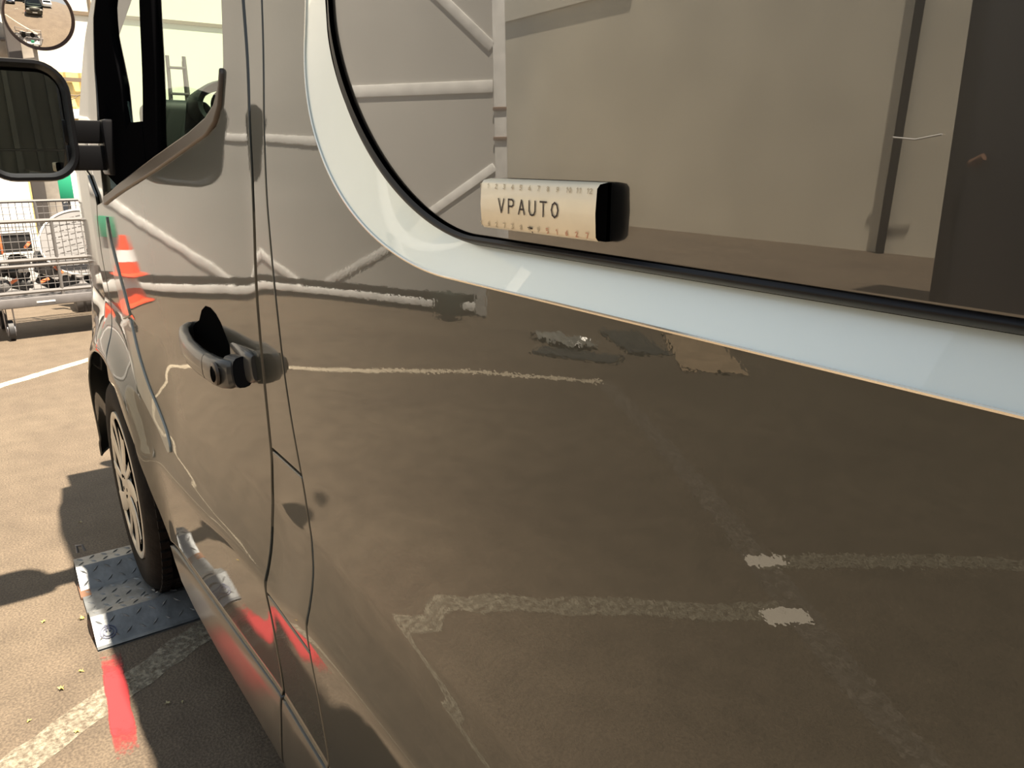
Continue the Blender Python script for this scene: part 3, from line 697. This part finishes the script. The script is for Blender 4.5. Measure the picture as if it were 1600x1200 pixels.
def spoke(a0, w0, w1, lean):
    bm = bmesh.new(); P = []
    for i in range(7):
        t = i/6; r_ = .045+.155*t; a = R(a0+lean*t); hw = (w0*(1-t)+w1*t)/2; y = .0035-.004*math.sin(t*math.pi)+.001*t
        c = Vector((r_*math.cos(a), y, r_*math.sin(a))); s = Vector((-math.sin(a), 0, math.cos(a)))
        P.append([c-s*hw+Vector((0, -.0025, 0)), c-s*hw*.85, c+s*hw*.85, c+s*hw+Vector((0, -.0025, 0))])
    R_ = [[bm.verts.new(q) for q in r] for r in P]
    for a, b in zip(R_, R_[1:]):
        for i in range(3): bm.faces.new((a[i], a[i+1], b[i+1], b[i]))
    return fin('spoke', bm, M['hub'], hc, angle=45)
for k in range(5):
    spoke(72*k+20, .046, .070, 18); spoke(72*k+60, .020, .030, 12)
for k in range(5):
    a = R(72*k+40); bm = bmesh.new(); cyl(bm, (.034*math.cos(a), .000, .034*math.sin(a)), (.034*math.cos(a), .006, .034*math.sin(a)), .006, 6); fin('wheel_bolt', bm, M['steel'], hc)
# other wheels, simple copies of the same wheel
for loc, rz_ in (((WX, -1.97, WZ), math.pi), ((-1.85, -1.93, WZ), math.pi), ((-1.85, .03, WZ), 0)):
    c = copy_tree(wh, van); c.location = loc; c.rotation_euler = (0, 0, rz_); c.name = 'wheel'
# cabin
dsh = bpy.data.objects.new('dashboard', None); col.objects.link(dsh); dsh.parent = van
box('dash_top', (1.42, -.96, 1.22), (.36, 1.60, .30), M['dash'], dsh, bev=.05, seg=4)
box('dash_corner', (1.38, -.185, 1.31), (.22, .17, .26), M['dash'], dsh, bev=.03, seg=3, rot=None)
bm = bmesh.new(); lathe(bm, [(.16,.10),(.05,.112),(-.02,.118),(-.045,.112),(-.04,.098),(.0,.085),(.06,.075)], 40, axis='X', c=(1.16, -.285, 1.42)); bmesh.ops.scale(bm, vec=(1, .88, .58), space=Matrix.Translation((-1.16, .285, -1.42)), verts=bm.verts); fin('instrument_hood', bm, M['dash'], dsh, angle=60)
bm = bmesh.new(); lathe(bm, [(.0,.050),(-.012,.047),(-.006,.043)], 40, axis='X', c=(1.17, -.283, 1.418)); fin('instrument_ring', bm, M['trimsil'], dsh)
bm = bmesh.new(); rg = lathe(bm, [(.02,.046),(.008,.032),(.002,.015),(.0,.001)], 32, axis='X', c=(1.165, -.283, 1.418)); fin('instrument_lens', bm, M['dial'], dsh)
bm = bmesh.new(); tube(bm, [(1.02+.10*math.sin(a)*.45-.0, -.46+.19*math.cos(a), 1.16+.17*math.sin(a)) for a in [2*math.pi*k/40 for k in range(41)]], .015, 10); fin('steering_wheel', bm, M['black'], dsh)
st = bpy.data.objects.new('driver_seat', None); col.objects.link(st); st.parent = van
box('seat_cushion', (.55, -.48, .82), (.50, .50, .16), M['cloth'], st, bev=.05, seg=3)
box('backrest', (.22, -.48, 1.15), (.14, .48, .60), M['cloth'], st, bev=.05, seg=3, rot=Matrix.Rotation(R(-12), 3, 'Y'))
box('bulkhead', (-.25, -.93, 1.1), (.03, 1.7, 1.6), M['dash'], van, bev=0)
box('door_card', (.45, -.03, 1.05), (.70, .03, .44), M['dash'], door, bev=.01)

# ------------------------------------------------------------------ parking label strip on the van side
lb = thing('label_strip', 'cream card strip with dark capital lettering fixed on the dark side window', 'label', (-.697, .0205, 1.2455))
LW, LH = .138, .039
bm = bmesh.new(); prof_ = [(-.5, .004), (-.47, .011), (-.40, .0135), (0, .0145), (.40, .0135), (.47, .011), (.5, .004)]
rows = [[(sx_*LW/2, y, t*LH) for (t, y) in prof_] for sx_ in (-1, 1)]
v0 = [bm.verts.new(p) for p in rows[0]]; v1 = [bm.verts.new(p) for p in rows[1]]
for i in range(6): bm.faces.new((v0[i], v0[i+1], v1[i+1], v1[i]))
fin('card', bm, M['label'], lb, angle=60)
bm = bmesh.new()
for sx_ in (-1, 1): 
    vv = [bm.verts.new((sx_*(LW/2-.002), y-.0012, t*LH*.98)) for (t, y) in prof_]+[bm.verts.new((sx_*(LW/2-.002), -.001, t*LH)) for t in (.49, -.49)]
    bm.faces.new(vv)
bx(bm, (0, .001, 0), (LW-.004, .003, LH*.96)); fin('magnet_back', bm, M['dark'], lb)
GL = {'V': [[(0, 1), (.5, 0), (1, 1)]], 'P': [[(0, 0), (0, 1), (.65, 1), (.9, .88), (.9, .62), (.65, .5), (0, .5)]], 'A': [[(0, 0), (.5, 1), (1, 0)], [(.2, .35), (.8, .35)]],
      'U': [[(0, 1), (0, .3), (.2, .05), (.5, 0), (.8, .05), (1, .3), (1, 1)]], 'T': [[(0, 1), (1, 1)], [(.5, 1), (.5, 0)]], 'O': [[(.5, 0), (.15, .15), (0, .5), (.15, .85), (.5, 1), (.85, .85), (1, .5), (.85, .15), (.5, 0)]]}
DG = {'1': [[(.2, .8), (.5, 1), (.5, 0)]], '2': [[(0, .8), (.5, 1), (.9, .75), (0, 0), (1, 0)]], '3': [[(0, 1), (.9, 1), (.4, .6), (.9, .3), (.5, 0), (0, .1)]], '4': [[(.7, 0), (.7, 1), (0, .3), (1, .3)]], '5': [[(1, 1), (0, 1), (0, .55), (.7, .6), (.9, .3), (.6, 0), (0, 0)]],
      '6': [[(.8, 1), (.1, .5), (.1, .1), (.8, .1), (.8, .5), (.1, .5)]], '7': [[(0, 1), (1, 1), (.3, 0)]], '8': [[(.5, .5), (.1, .75), (.5, 1), (.9, .75), (.5, .5), (.1, .25), (.5, 0), (.9, .25), (.5, .5)]], '9': [[(.2, 0), (.9, .5), (.9, .9), (.2, .9), (.2, .5), (.9, .5)]], '0': [[(.5, 0), (0, .5), (.5, 1), (1, .5), (.5, 0)]]}
def stroke_text(txt, tbl, x0, z0, w_, h_, gap, th, surf):
    """letters as thin flat strokes; read from the left with the van's front to the left, so x runs backwards"""
    bm = bmesh.new(); x = x0
    for ch in txt:
        for pl in tbl.get(ch, []):
            for a, b in zip(pl, pl[1:]):
                A_ = Vector((x-a[0]*w_, z0+a[1]*h_)); B_ = Vector((x-b[0]*w_, z0+b[1]*h_)); d = (B_-A_)
                if d.length < 1e-6: continue
                d.normalize(); s = Vector((-d.y, d.x))*th/2; A_ -= d*th*.4; B_ += d*th*.4
                q = [A_+s, A_-s, B_-s, B_+s]; f_ = [bm.verts.new((p.x, surf(p.y), p.y)) for p in q]; bm.faces.new(f_)
        x -= w_+gap
    return bm
fz = pchip([t*LH for t, y in prof_], [y for t, y in prof_]); fsurf = lambda z: fz(z)+.0005
fin('lettering', stroke_text('VPAUTO', GL, .043, -.0050, .0072, .0100, .0060, .0013, fsurf), M['ink'], lb, smooth=False)
for i in range(13):
    fin('date_numeral', stroke_text(str(i) if i else '1', DG, .070-.0108*i, .0125, .0022, .0032, .0008, .0006, fsurf), M['paleink'], lb, smooth=False)
    fin('date_numeral', stroke_text(str((i*5) % 9+1), DG, .070-.0108*i, -.0165, .0024, .0034, .0008, .0007, fsurf), M['redink'] if i > 7 else M['paleink'], lb, smooth=False)
bm = bmesh.new(); bm.faces.new([bm.verts.new((x, fsurf(z)+.0002, z)) for x, z in ((.0062, -.0138), (-.0002, -.0138), (.003, -.0185))]); fin('pointer', bm, M['ink'], lb, smooth=False)

# ------------------------------------------------------------------ diamond plates under the front wheel
dp = thing('diamond_plate_cradle', 'galvanised diamond plate wheel cradle under the front tyre', 'wheel plate', (0, 0, 0))
Y0, Y1 = .272, -.42
sec = [(1.47, .0), (1.425, .050), (1.355, .054), (1.290, .003), (1.15, .003), (1.075, .045), (1.035, .050), (.952, .002), (.940, .0)]
bm = bmesh.new(); a_ = [bm.verts.new((x, Y0, z+.006)) for x, z in sec]; b_ = [bm.verts.new((x, Y1, z+.006)) for x, z in sec]
c_ = [bm.verts.new((x, Y0, z)) for x, z in sec]; d_ = [bm.verts.new((x, Y1, z)) for x, z in sec]
for i in range(len(sec)-1):
    bm.faces.new((a_[i], a_[i+1], b_[i+1], b_[i])); bm.faces.new((a_[i], a_[i+1], c_[i+1], c_[i])); bm.faces.new((c_[i], c_[i+1], d_[i+1], d_[i]))
fin('pressed_sheet', bm, M['galv'], dp, angle=20)
bm = bmesh.new(); pit = .034
for i in range(len(sec)-1):
    (xa, za), (xb, zb) = sec[i], sec[i+1]; L = math.hypot(xb-xa, zb-za)
    if L < .03: continue
    nu = max(1, int(L/pit)); nv = int((Y0-Y1)/pit); t = Vector((xb-xa, 0, zb-za)).normalized(); nn_ = Vector((0, 1, 0)).cross(t); nn_ = nn_ if nn_.z > 0 else -nn_
    for u in range(nu):
        for v in range(nv):
            c = Vector((xa, 0, za+.006))+t*(L*(u+.5)/nu)+Vector((0, Y0-(v+.5)*pit, 0)); s_ = 1 if (u+v) % 2 else -1
            d1 = (t*s_+Vector((0, 1, 0))).normalized(); d2 = nn_.cross(d1)
            V = [c-d1*.0135, c+d2*.0036, c+d1*.0135, c-d2*.0036, c-d1*.006+nn_*.0028, c+d1*.006+nn_*.0028]; V = [bm.verts.new(p) for p in V]
            for f_ in ((0, 3, 4), (0, 4, 1), (1, 4, 5), (4, 3, 5), (1, 5, 2), (5, 3, 2)): bm.faces.new([V[q] for q in f_])
tg = fin('raised_tread_pattern', bm, M['galv'], dp, smooth=False); tg['kind'] = 'stuff'
bm = bmesh.new()
for (r_, w0_) in ((.021, .003), (.014, .0025)): lathe(bm, [(0, r_), (.0015, r_), (.0015, r_-w0_), (0, r_-w0_)], 24, axis='Z')
bx(bm, (.012, .004, .001), (.022, .004, .002)); bx(bm, (.012, -.004, .001), (.022, .004, .002)); em = fin('stamped_emblem', bm, mat('blue_grey_stamp', (.06, .07, .13), .5), dp); em.location = (.982, .238, .0265); em.rotation_euler = (0, R(-30), 0)
for x in (1.52,): 
    bm = bmesh.new(); tube(bm, [(x, Y0-.02, .03), (x+.01, Y0-.02, .052), (x+.0, Y0-.035, .052), (x-.01, Y0-.04, .035)], .005, 8); fin('lifting_hook', bm, M['wire'], dp)
for x in (1.30, 1.06): box('foot', (x, Y0-.01, .004), (.10, .03, .012), M['rust'], dp, bev=.002)

# ------------------------------------------------------------------ roll cage trolley
tr = thing('wire_trolley', 'galvanised wire cage trolley full of scrap parts ahead of the van', 'trolley', (5.70, -.10, 0), R(4))
TW, TL = .62, 1.30        # depth along x, width along y
y0, y1 = -TL/2, TL/2-.02
def rod(bm, a, b, r): cyl(bm, a, b, r, 8)
for (n_, z) in (('tray_rail', .345), ('middle_rail', .575), ('lower_middle_rail', .535), ('top_rail', .85)):
    bm = bmesh.new(); rod(bm, (-TW/2, y0, z), (-TW/2, y1, z), .014); fin('rail', bm, M['wire'], tr)
for z in (.345, .575, .96):
    bm = bmesh.new(); rod(bm, (TW/2, y0, z), (TW/2, y1, z), .012); fin('rail', bm, M['wire'], tr)
for x in (-TW/2, TW/2):
    for y in (y0, y1, .0):
        bm = bmesh.new(); rod(bm, (x, y, .28), (x, y, .85 if x < 0 else .96), .012); fin('upright', bm, M['wire'], tr)
for (x, zs_) in ((-TW/2, (.345, .575, .85)), (TW/2, (.345, .575, .96))):
    bm = bmesh.new(); k = int((y1-y0)/.046)
    for i in range(k+1): rod(bm, (x, y0+.046*i, zs_[0]), (x, y0+.046*i, zs_[2]), .0025)
    z = zs_[0]
    while z < zs_[2]: rod(bm, (x, y0, z), (x, y1, z), .0022); z += .052
    o = fin('wire_mesh', bm, M['wire'], tr); o['kind'] = 'stuff'
for y in (y0, y1):
    bm = bmesh.new()
    for i in range(13): rod(bm, (-TW/2+.05*i, y, .345), (-TW/2+.05*i, y, .85), .0025)
    for i in range(10): rod(bm, (-TW/2, y, .36+.052*i), (TW/2, y, .36+.052*i), .0022)
    o = fin('wire_mesh', bm, M['wire'], tr); o['kind'] = 'stuff'
box('tray', (0, 0, .275), (TW+.04, TL+.02, .07), mat('painted_steel_tray', (.20, .19, .19), .45, metal=.3, var=.15, vscale=8), tr, bev=.008)
box('tray_mark', (-TW/2-.022, .12, .272), (.002, .12, .012), M['paper'], tr, bev=0)
for (x, y) in ((-TW/2+.06, .36), (-TW/2+.06, -.50), (TW/2-.06, .36), (TW/2-.06, -.50)):
    bm = bmesh.new(); rg = lathe(bm, [(-.02,.001),(-.02,.055),(-.017,.072),(.017,.072),(.02,.055),(.02,.001)], 28, c=(x, y, .074)); cw = fin('castor', bm, M['castor'], tr)
    bm = bmesh.new(); lathe(bm, [(-.024,.045),(.024,.045),(.026,.03),(.026,.01)], 20, c=(x, y, .074)); 
    lathe(bm, [(-.026,.01),(-.026,.03),(-.024,.045)], 20, c=(x, y, .074)); fin('castor_hub', bm, M['castorhub'], cw)
    bm = bmesh.new()
    for s_ in (-1, 1): prism(bm, [(x-.03, .24), (x+.045, .24), (x+.02, .08), (x-.01, .06), (x-.02, .08)], y+s_*.030-.002, y+s_*.030+.002, 'XZ')
    fin('castor_fork', bm, M['castorhub'], cw)
# contents
fp = thing('fan_plate', 'round grey slotted plate leaning inside the wire trolley', 'plate', (5.60, -.32, .66), R(4))
bm = bmesh.new(); n = 60; ring = [(.29*math.cos(2*math.pi*k/n), .25*math.sin(2*math.pi*k/n)) for k in range(n)]
prism(bm, ring, -.012, .012, 'YZ'); fin('plate_disc', bm, M['grille'], fp)
bm = bmesh.new(); ring = [(-.013, .29*math.cos(2*math.pi*k/n), .25*math.sin(2*math.pi*k/n)) for k in range(n+1)]; tube(bm, ring, .008, 8); fin('plate_rim', bm, M['paper'], fp)
bm = bmesh.new()
for r_ in range(-5, 6):
    z = r_*.04; wv = .27*math.sqrt(max(0, 1-(z/.25)**2))
    for q in range(int(wv/.045)*2): bx(bm, (-.013, -wv+.045*q+.02, z), (.003, .032, .005))
fin('slots', bm, M['dkconc'], fp, smooth=False)['kind'] = 'stuff'
fp.rotation_euler = (R(-12), R(20), R(4))
def blob(name, c, s, m, seed, parent=None):
    rnd = random.Random(seed); bm = bmesh.new(); kind = seed % 4
    if kind == 0: bx(bm, (0, 0, 0), (s, s*.8, s*.6), bev=s*.12)
    elif kind == 1: cyl(bm, (-s*.4, 0, 0), (s*.4, 0, 0), s*.38, 14); cyl(bm, (s*.4, 0, 0), (s*.6, 0, 0), s*.2, 10); bx(bm, (0, 0, s*.35), (s*.4, s*.3, s*.15), bev=.004)
    elif kind == 2:
        rg = lathe(bm, [(-.25*s, .12*s), (-.2*s, .45*s), (0, .5*s), (.2*s, .45*s), (.25*s, .12*s)], 18, axis='Z'); bm.faces.new(rg[0]); bm.faces.new(rg[-1])
    else: bx(bm, (0, 0, 0), (s*1.1, s*.5, s*.35), bev=.01); bx(bm, (s*.3, s*.1, s*.25), (s*.3, s*.3, s*.35), bev=.008); cyl(bm, (-s*.3, 0, .1*s), (-s*.3, 0, s*.4), s*.12, 10)
    o = fin(name, bm, m, parent); o.location = c; o.rotation_euler = (rnd.uniform(-.6, .6), rnd.uniform(-.6, .6), rnd.uniform(0, 6)); return o
k = 0; names = ['black box-shaped', 'black motor-shaped', 'round drum-like', 'bracketed block of']
for zi, z in enumerate((.37, .47, .55)):
    for yi in range(8):
        for x in (5.46, 5.64):
            y = -.66+.155*yi+random.uniform(-.02, .02)
            if zi == 2 and yi < 4: continue
            kd = ('block', 'motor', 'drum', 'bracket')[k % 4]; dk = bool(k % 3)
        o = blob('scrap_'+kd, (x+random.uniform(-.02, .02), y, z+random.uniform(-.015, .015)), .135, M['scrap'] if dk else M['scrap2'], k)
        tag(o, ('black' if dk else 'grey')+{'block': ' boxy scrap block', 'motor': ' cylindrical scrap motor with thin shaft', 'drum': ' round scrap drum', 'bracket': ' scrap bracket with raised stub'}[kd]+' heaped in the wire trolley', 'scrap part', ('black' if dk else 'grey')+' scrap '+kd+'s in the trolley'); k += 1
for (x, y, z, m_) in ((5.40, .05, .68, 'orange'), (5.42, .30, .64, 'orange'), (5.41, .17, .43, 'orange'), (5.40, -.12, .49, 'orange'), (5.41, .33, .47, 'paper'), (5.41, .1, .50, 'paper'), (5.40, -.02, .42, 'orange')):
    o = box('plastic_scrap', (0, 0, 0), (.012, random.uniform(.05, .09), .022), M[m_], None, bev=.003); o.location = (x, y, z); o.rotation_euler = (random.uniform(-1, 1), .2, .2)
    tag(o, ('small orange plastic strip lying among the scrap in the trolley' if m_ == 'orange' else 'small white tag lying among the scrap in the trolley'), 'scrap piece', 'orange strips in the trolley' if m_ == 'orange' else 'white tags in the trolley')
bk = thing('equipment_box', 'dark box with orange edged frame standing in the trolley', 'box', (5.60, .12, .69), R(10))
box('box_shell', (0, 0, 0), (.14, .20, .16), M['scrap'], bk, bev=.012)
for y in (-.1, .1): box('frame_strip', (-.075, y, 0), (.012, .014, .15), M['orange'] if y > 0 else M['paper'], bk, bev=.002)
for z in (-.075, .075): box('frame_strip', (-.075, 0, z), (.012, .20, .012), M['paper'], bk, bev=.002)

# ------------------------------------------------------------------ parked vehicles and odd sheets ahead
def car(name, label, cat, loc, rz_, paint_, L=4.2, W=1.75, H=1.45, vanlike=False, plate=True):
    t = thing(name, label, cat, loc, rz_)
    if vanlike: pf = [(-L/2, .35), (-L/2, H*.95), (-L/2+.1, H), (L/2-1.5, H), (L/2-1.0, H*.93), (L/2-.35, H*.55), (L/2-.05, H*.45), (L/2, .35)]
    else: pf = [(-L/2, .35), (-L/2-.02, .75), (-L/2+.12, .95), (-L/2+.45, H*.93), (-L/2+.9, H), (.35, H), (.65, H*.96), (1.15, .98), (L/2-.15, .80), (L/2, .6), (L/2-.02, .35)]
    bm = bmesh.new(); rows = []
    for (y, s_) in ((-W/2, 0), (-W/2+.06, .5), (-W/2+.2, 1), (W/2-.2, 1), (W/2-.06, .5), (W/2, 0)):
        rows.append([(x*(1-.015*(1-s_)), y*(1 if z < 1 else (1-.14*(z-.9)/(H-.9+.01) if not vanlike else 1)), z-(1-s_)*(.05 if z > .5 else -.02)) for x, z in pf])
    R_ = [[bm.verts.new(p) for p in r] for r in rows]
    for a, b in zip(R_, R_[1:]):
        for i in range(len(a)): bm.faces.new((a[i], a[(i+1) % len(a)], b[(i+1) % len(a)], b[i]))
    bm.faces.new(R_[0]); bm.faces.new(R_[-1]); fin('body', bm, paint_, t, angle=40)
    def quad(n_, pts, m): 
        bm = bmesh.new(); bm.faces.new([bm.verts.new(p) for p in pts]); bmesh.ops.solidify(bm, geom=bm.faces[:], thickness=.01); fin(n_, bm, m, t, smooth=False)
    if vanlike:
        quad('windscreen', [(L/2-.97, -W*.42, H*.90), (L/2-.97, W*.42, H*.90), (L/2-.36, W*.44, H*.57), (L/2-.36, -W*.44, H*.57)], M['carglass'])
        for s_ in (-1, 1): quad('side_window', [(L/2-1.7, s_*(W/2+.006), H*.88), (L/2-1.1, s_*(W/2+.006), H*.88), (L/2-.6, s_*(W/2+.006), H*.58), (L/2-1.7, s_*(W/2+.006), H*.58)], M['carglass'])
    else:
        quad('windscreen', [(.68, -W*.36, H*.95), (.68, W*.36, H*.95), (1.12, W*.42, 1.0), (1.12, -W*.42, 1.0)], M['carglass'])
        quad('rear_window', [(-L/2+.42, -W*.36, H*.92), (-L/2+.42, W*.36, H*.92), (-L/2+.12, W*.40, .98), (-L/2+.12, -W*.40, .98)], M['carglass'])
        for s_ in (-1, 1): quad('side_window', [(-L/2+.7, s_*W*.445, H*.93), (.5, s_*W*.445, H*.93), (1.0, s_*W*.492, .98), (-L/2+.45, s_*W*.492, .98)], M['carglass'])
    for x in (-L*.31, L*.31):
        for s_ in (-1, 1):
            bm = bmesh.new(); rg = lathe(bm, [(-.1,.001),(-.1,.30),(-.07,.325),(.07,.325),(.1,.30),(.1,.20)], 28, c=(x, s_*(W/2-.09), .33)); w_ = fin('wheel', bm, M['castor'], t)
            bm = bmesh.new(); rg = lathe(bm, [(-.105,.001),(-.105,.20),(-.1,.21),(.1,.21),(.105,.20),(.105,.001)], 24, c=(x, s_*(W/2-.09), .33)); fin('rim', bm, M['castorhub'], w_)
    for s_ in (-1, 1): box('headlamp', (L/2-.03, s_*W*.36, .70), (.06, .3, .12), M['lamp'], t, bev=.02)
    if plate: box('number_plate', (L/2+.01, 0, .48), (.02, .5, .11), M['white'], t, bev=.003)
    return t
c8 = car('parked_car', 'black hatchback whose tailgate badge shows beneath the wing mirror', 'car', (9.9-.0, -.78, 0), 0, M['carblack'], L=4.0)
c8.location = (9.72, -1.28, 0)
bm = stroke_text('308', DG, 0, 0, .035, .045, .015, .009, lambda z: 0); o = fin('badge_numerals', bm, M['paper'], c8, smooth=False); o.rotation_euler = (0, 0, R(90)); o.location = (-2.035, .85, .86); o.scale = (.5, .5, .5)
c8.rotation_euler = (0, 0, 0)
wp = thing('white_board', 'plain white upright board behind the trolley at left edge', 'board', (7.05, .28, 0), R(0))
box('board_sheet', (0, 0, .62), (.03, .80, 1.20), M['white'], wp, bev=.004)
for y in (-.36, .36): box('board_foot', (0, y, .02), (.3, .04, .04), M['dkconc'], wp, bev=.004)
gs = box('green_sheet', (0, 0, 0), (.012, .10, .20), M['green'], None, bev=.002); gs.location = (6.3, -.335, 1.06); tag(gs, 'green plastic sheet hanging beside the black hatchback', 'sheet')
hb = thing('barrier_board', 'white board with magenta stripe beside the front wing', 'board', (6.45, -.43, 0), 0)
box('board_face', (0, 0, .72), (.02, .14, 1.0), M['white'], hb, bev=.002); box('magenta_stripe', (-.012, -.02, .84), (.004, .035, .40), M['magenta'], hb, bev=0, rot=None)
box('board_base', (0, 0, .11), (.25, .30, .22), M['dkconc'], hb, bev=.01)
gp = box('green_post', (0, 0, 0), (.02, .02, .96), M['dkconc'], None, bev=.002); gp.location = (6.33, -.345, .48); tag(gp, 'thin dark post carrying the green sheet', 'post')
# ladder on the facade
ld = thing('step_ladder', 'grey step ladder seen through the driver window', 'ladder', (7.15, -1.51, 0), 0)
for s_ in (-1, 1):
    bm = bmesh.new(); rod(bm, (.1, s_*.11, 0), (0, s_*.075, 2.22), .018); fin('stile', bm, M['dkconc'], ld)
    bm = bmesh.new(); rod(bm, (.40, s_*.11, 0), (.03, s_*.07, 2.18), .012); fin('rear_leg', bm, M['dkconc'], ld)
for k in range(9): box('rung', (.09-.09*k/9, 0, .235*(k+1)), (.06, .20-.005*k, .02), M['dkconc'], ld, bev=.002)

# cones
def cone(loc, label, tilt=0):
    t = thing('traffic_cone', label, 'cone', loc, 0, None)
    def rr(z): return .115-.085*z/.52
    bm = bmesh.new(); lathe(bm, [(0, .03), (.02, .155), (.035, .15), (.045, .125), (.06, rr(.06)), (.20, rr(.20))], 32, axis='Z'); fin('cone_base', bm, M['conered'], t)
    for (a, b, m_) in ((.20, .34, 'conewhite'), (.34, .52, 'conered')):
        bm = bmesh.new(); lathe(bm, [(a, rr(a)+.001), (b, rr(b)+.001)]+([(b, .012)] if b > .5 else []), 32, axis='Z'); fin('white_band' if 'white' in m_ else 'cone_tip', bm, M[m_], t)
    t.rotation_euler = (0, tilt, 0)
    for o in t.children: o.scale = (1, 1, .72)
    return t
cone((6.30, 1.40, 0), 'red and white traffic cone standing on the asphalt, mirrored low in the door')
cone((6.30, 1.40, .26), 'red and white traffic cone stacked on top of the standing one')

# things lying in the yard, mirrored in the lower panel
for (n_, c, s, rz_, m_, lab) in (
    ('grey_sheet', (2.95, 3.15, .01), (.62, .30, .012), -.6, 'sheet', 'dark grey flat sheet lying by the end of the cream parking line'),
    ('grey_sheet', (3.20, 3.95, .012), (.95, .34, .014), .50, 'sheet', 'longer dark flat sheet lying farther out in the yard'),
    ('cardboard_sheet', (2.75, 4.25, .01), (1.5, .45, .012), .72, 'card', 'brown cardboard sheet lying flat beyond the grey sheets')):
    o = box(n_, (0, 0, 0), s, M[m_], None, bev=.003); o.location = c; o.rotation_euler = (0, 0, rz_); tag(o, lab, 'sheet')
bm = bmesh.new(); rnd = random.Random(3)
bmesh.ops.create_grid(bm, x_segments=12, y_segments=8, size=.5, matrix=Matrix.Diagonal((.55, .30, 1, 1)))
for v in bm.verts: v.co.z = rnd.uniform(.0, .06)
o = fin('crumpled_film', bm, M['bag'], None, smooth=False); o.location = (3.35, 3.35, .02); tag(o, 'crumpled pale plastic film lying between the grey sheets', 'plastic film')

# leaves
def leaf_mesh():
    bm = bmesh.new(); P = []
    for k in range(10):
        a = 2*math.pi*k/10; r_ = (1 if k % 2 == 0 else .5)*(.0105 if k != 0 else .014); P.append(bm.verts.new((r_*math.cos(a), r_*.8*math.sin(a), .003+.003*(k % 3))))
    c = bm.verts.new((0, 0, .002))
    for k in range(10): bm.faces.new((P[k], P[(k+1) % 10], c))
    me = bpy.data.meshes.new('fallen_leaf'); bm.to_mesh(me); bm.free(); return me
lm = leaf_mesh(); lm.materials.append(M['leaf']); lm2 = leaf_mesh(); lm2.materials.append(M['leaf2'])
leaves = [(.823,.37,1,'largest yellow leaf lying left of the red spray stripe'),(1.137,.288,1,'yellow leaf lying just outside the diamond plate'),(1.183,.381,.7,'small yellow leaf lying farther left of the diamond plate'),(.873,.32,.7,'small yellow leaf lying between plate corner and red stripe'),
          (.737,.446,.6,'small yellow leaf at the left edge near the bottom corner'),(.632,.357,.8,'pale yellow leaf on the speckled line left of the red stripe'),(.615,.163,.7,'dry pale leaf in the shadow beside the sill'),(.599,.132,.5,'smaller dry leaf in the shadow nearest the sill'),(1.83,.214,.7,'dry leaf in the shade beyond the front wheel')]
for i, (x, y, s, lab) in enumerate(leaves):
    o = bpy.data.objects.new('fallen_leaf', lm2 if 'dry' in lab else lm); col.objects.link(o); o.location = (x, y, .001); o.rotation_euler = (0, 0, i*1.3); o.scale = (s, s, s); tag(o, lab, 'leaf', 'leaves on the asphalt')

# vehicles behind, caught by the round mirror
car('parked_car', 'dark blue car parked far behind, seen in the round traffic mirror', 'car', (-4.3, 3.5, 0), R(-10), M['carblue'])
car('parked_car', 'silver car parked far behind, seen in the round traffic mirror', 'car', (-4.6, 6.4, 0), R(-10), M['carsilver'])
car('parked_van', 'white van parked far behind, seen in the round traffic mirror', 'van', (-4.2, -4.3, 0), R(5), M['white'], L=4.8, W=1.9, H=1.95, vanlike=True)
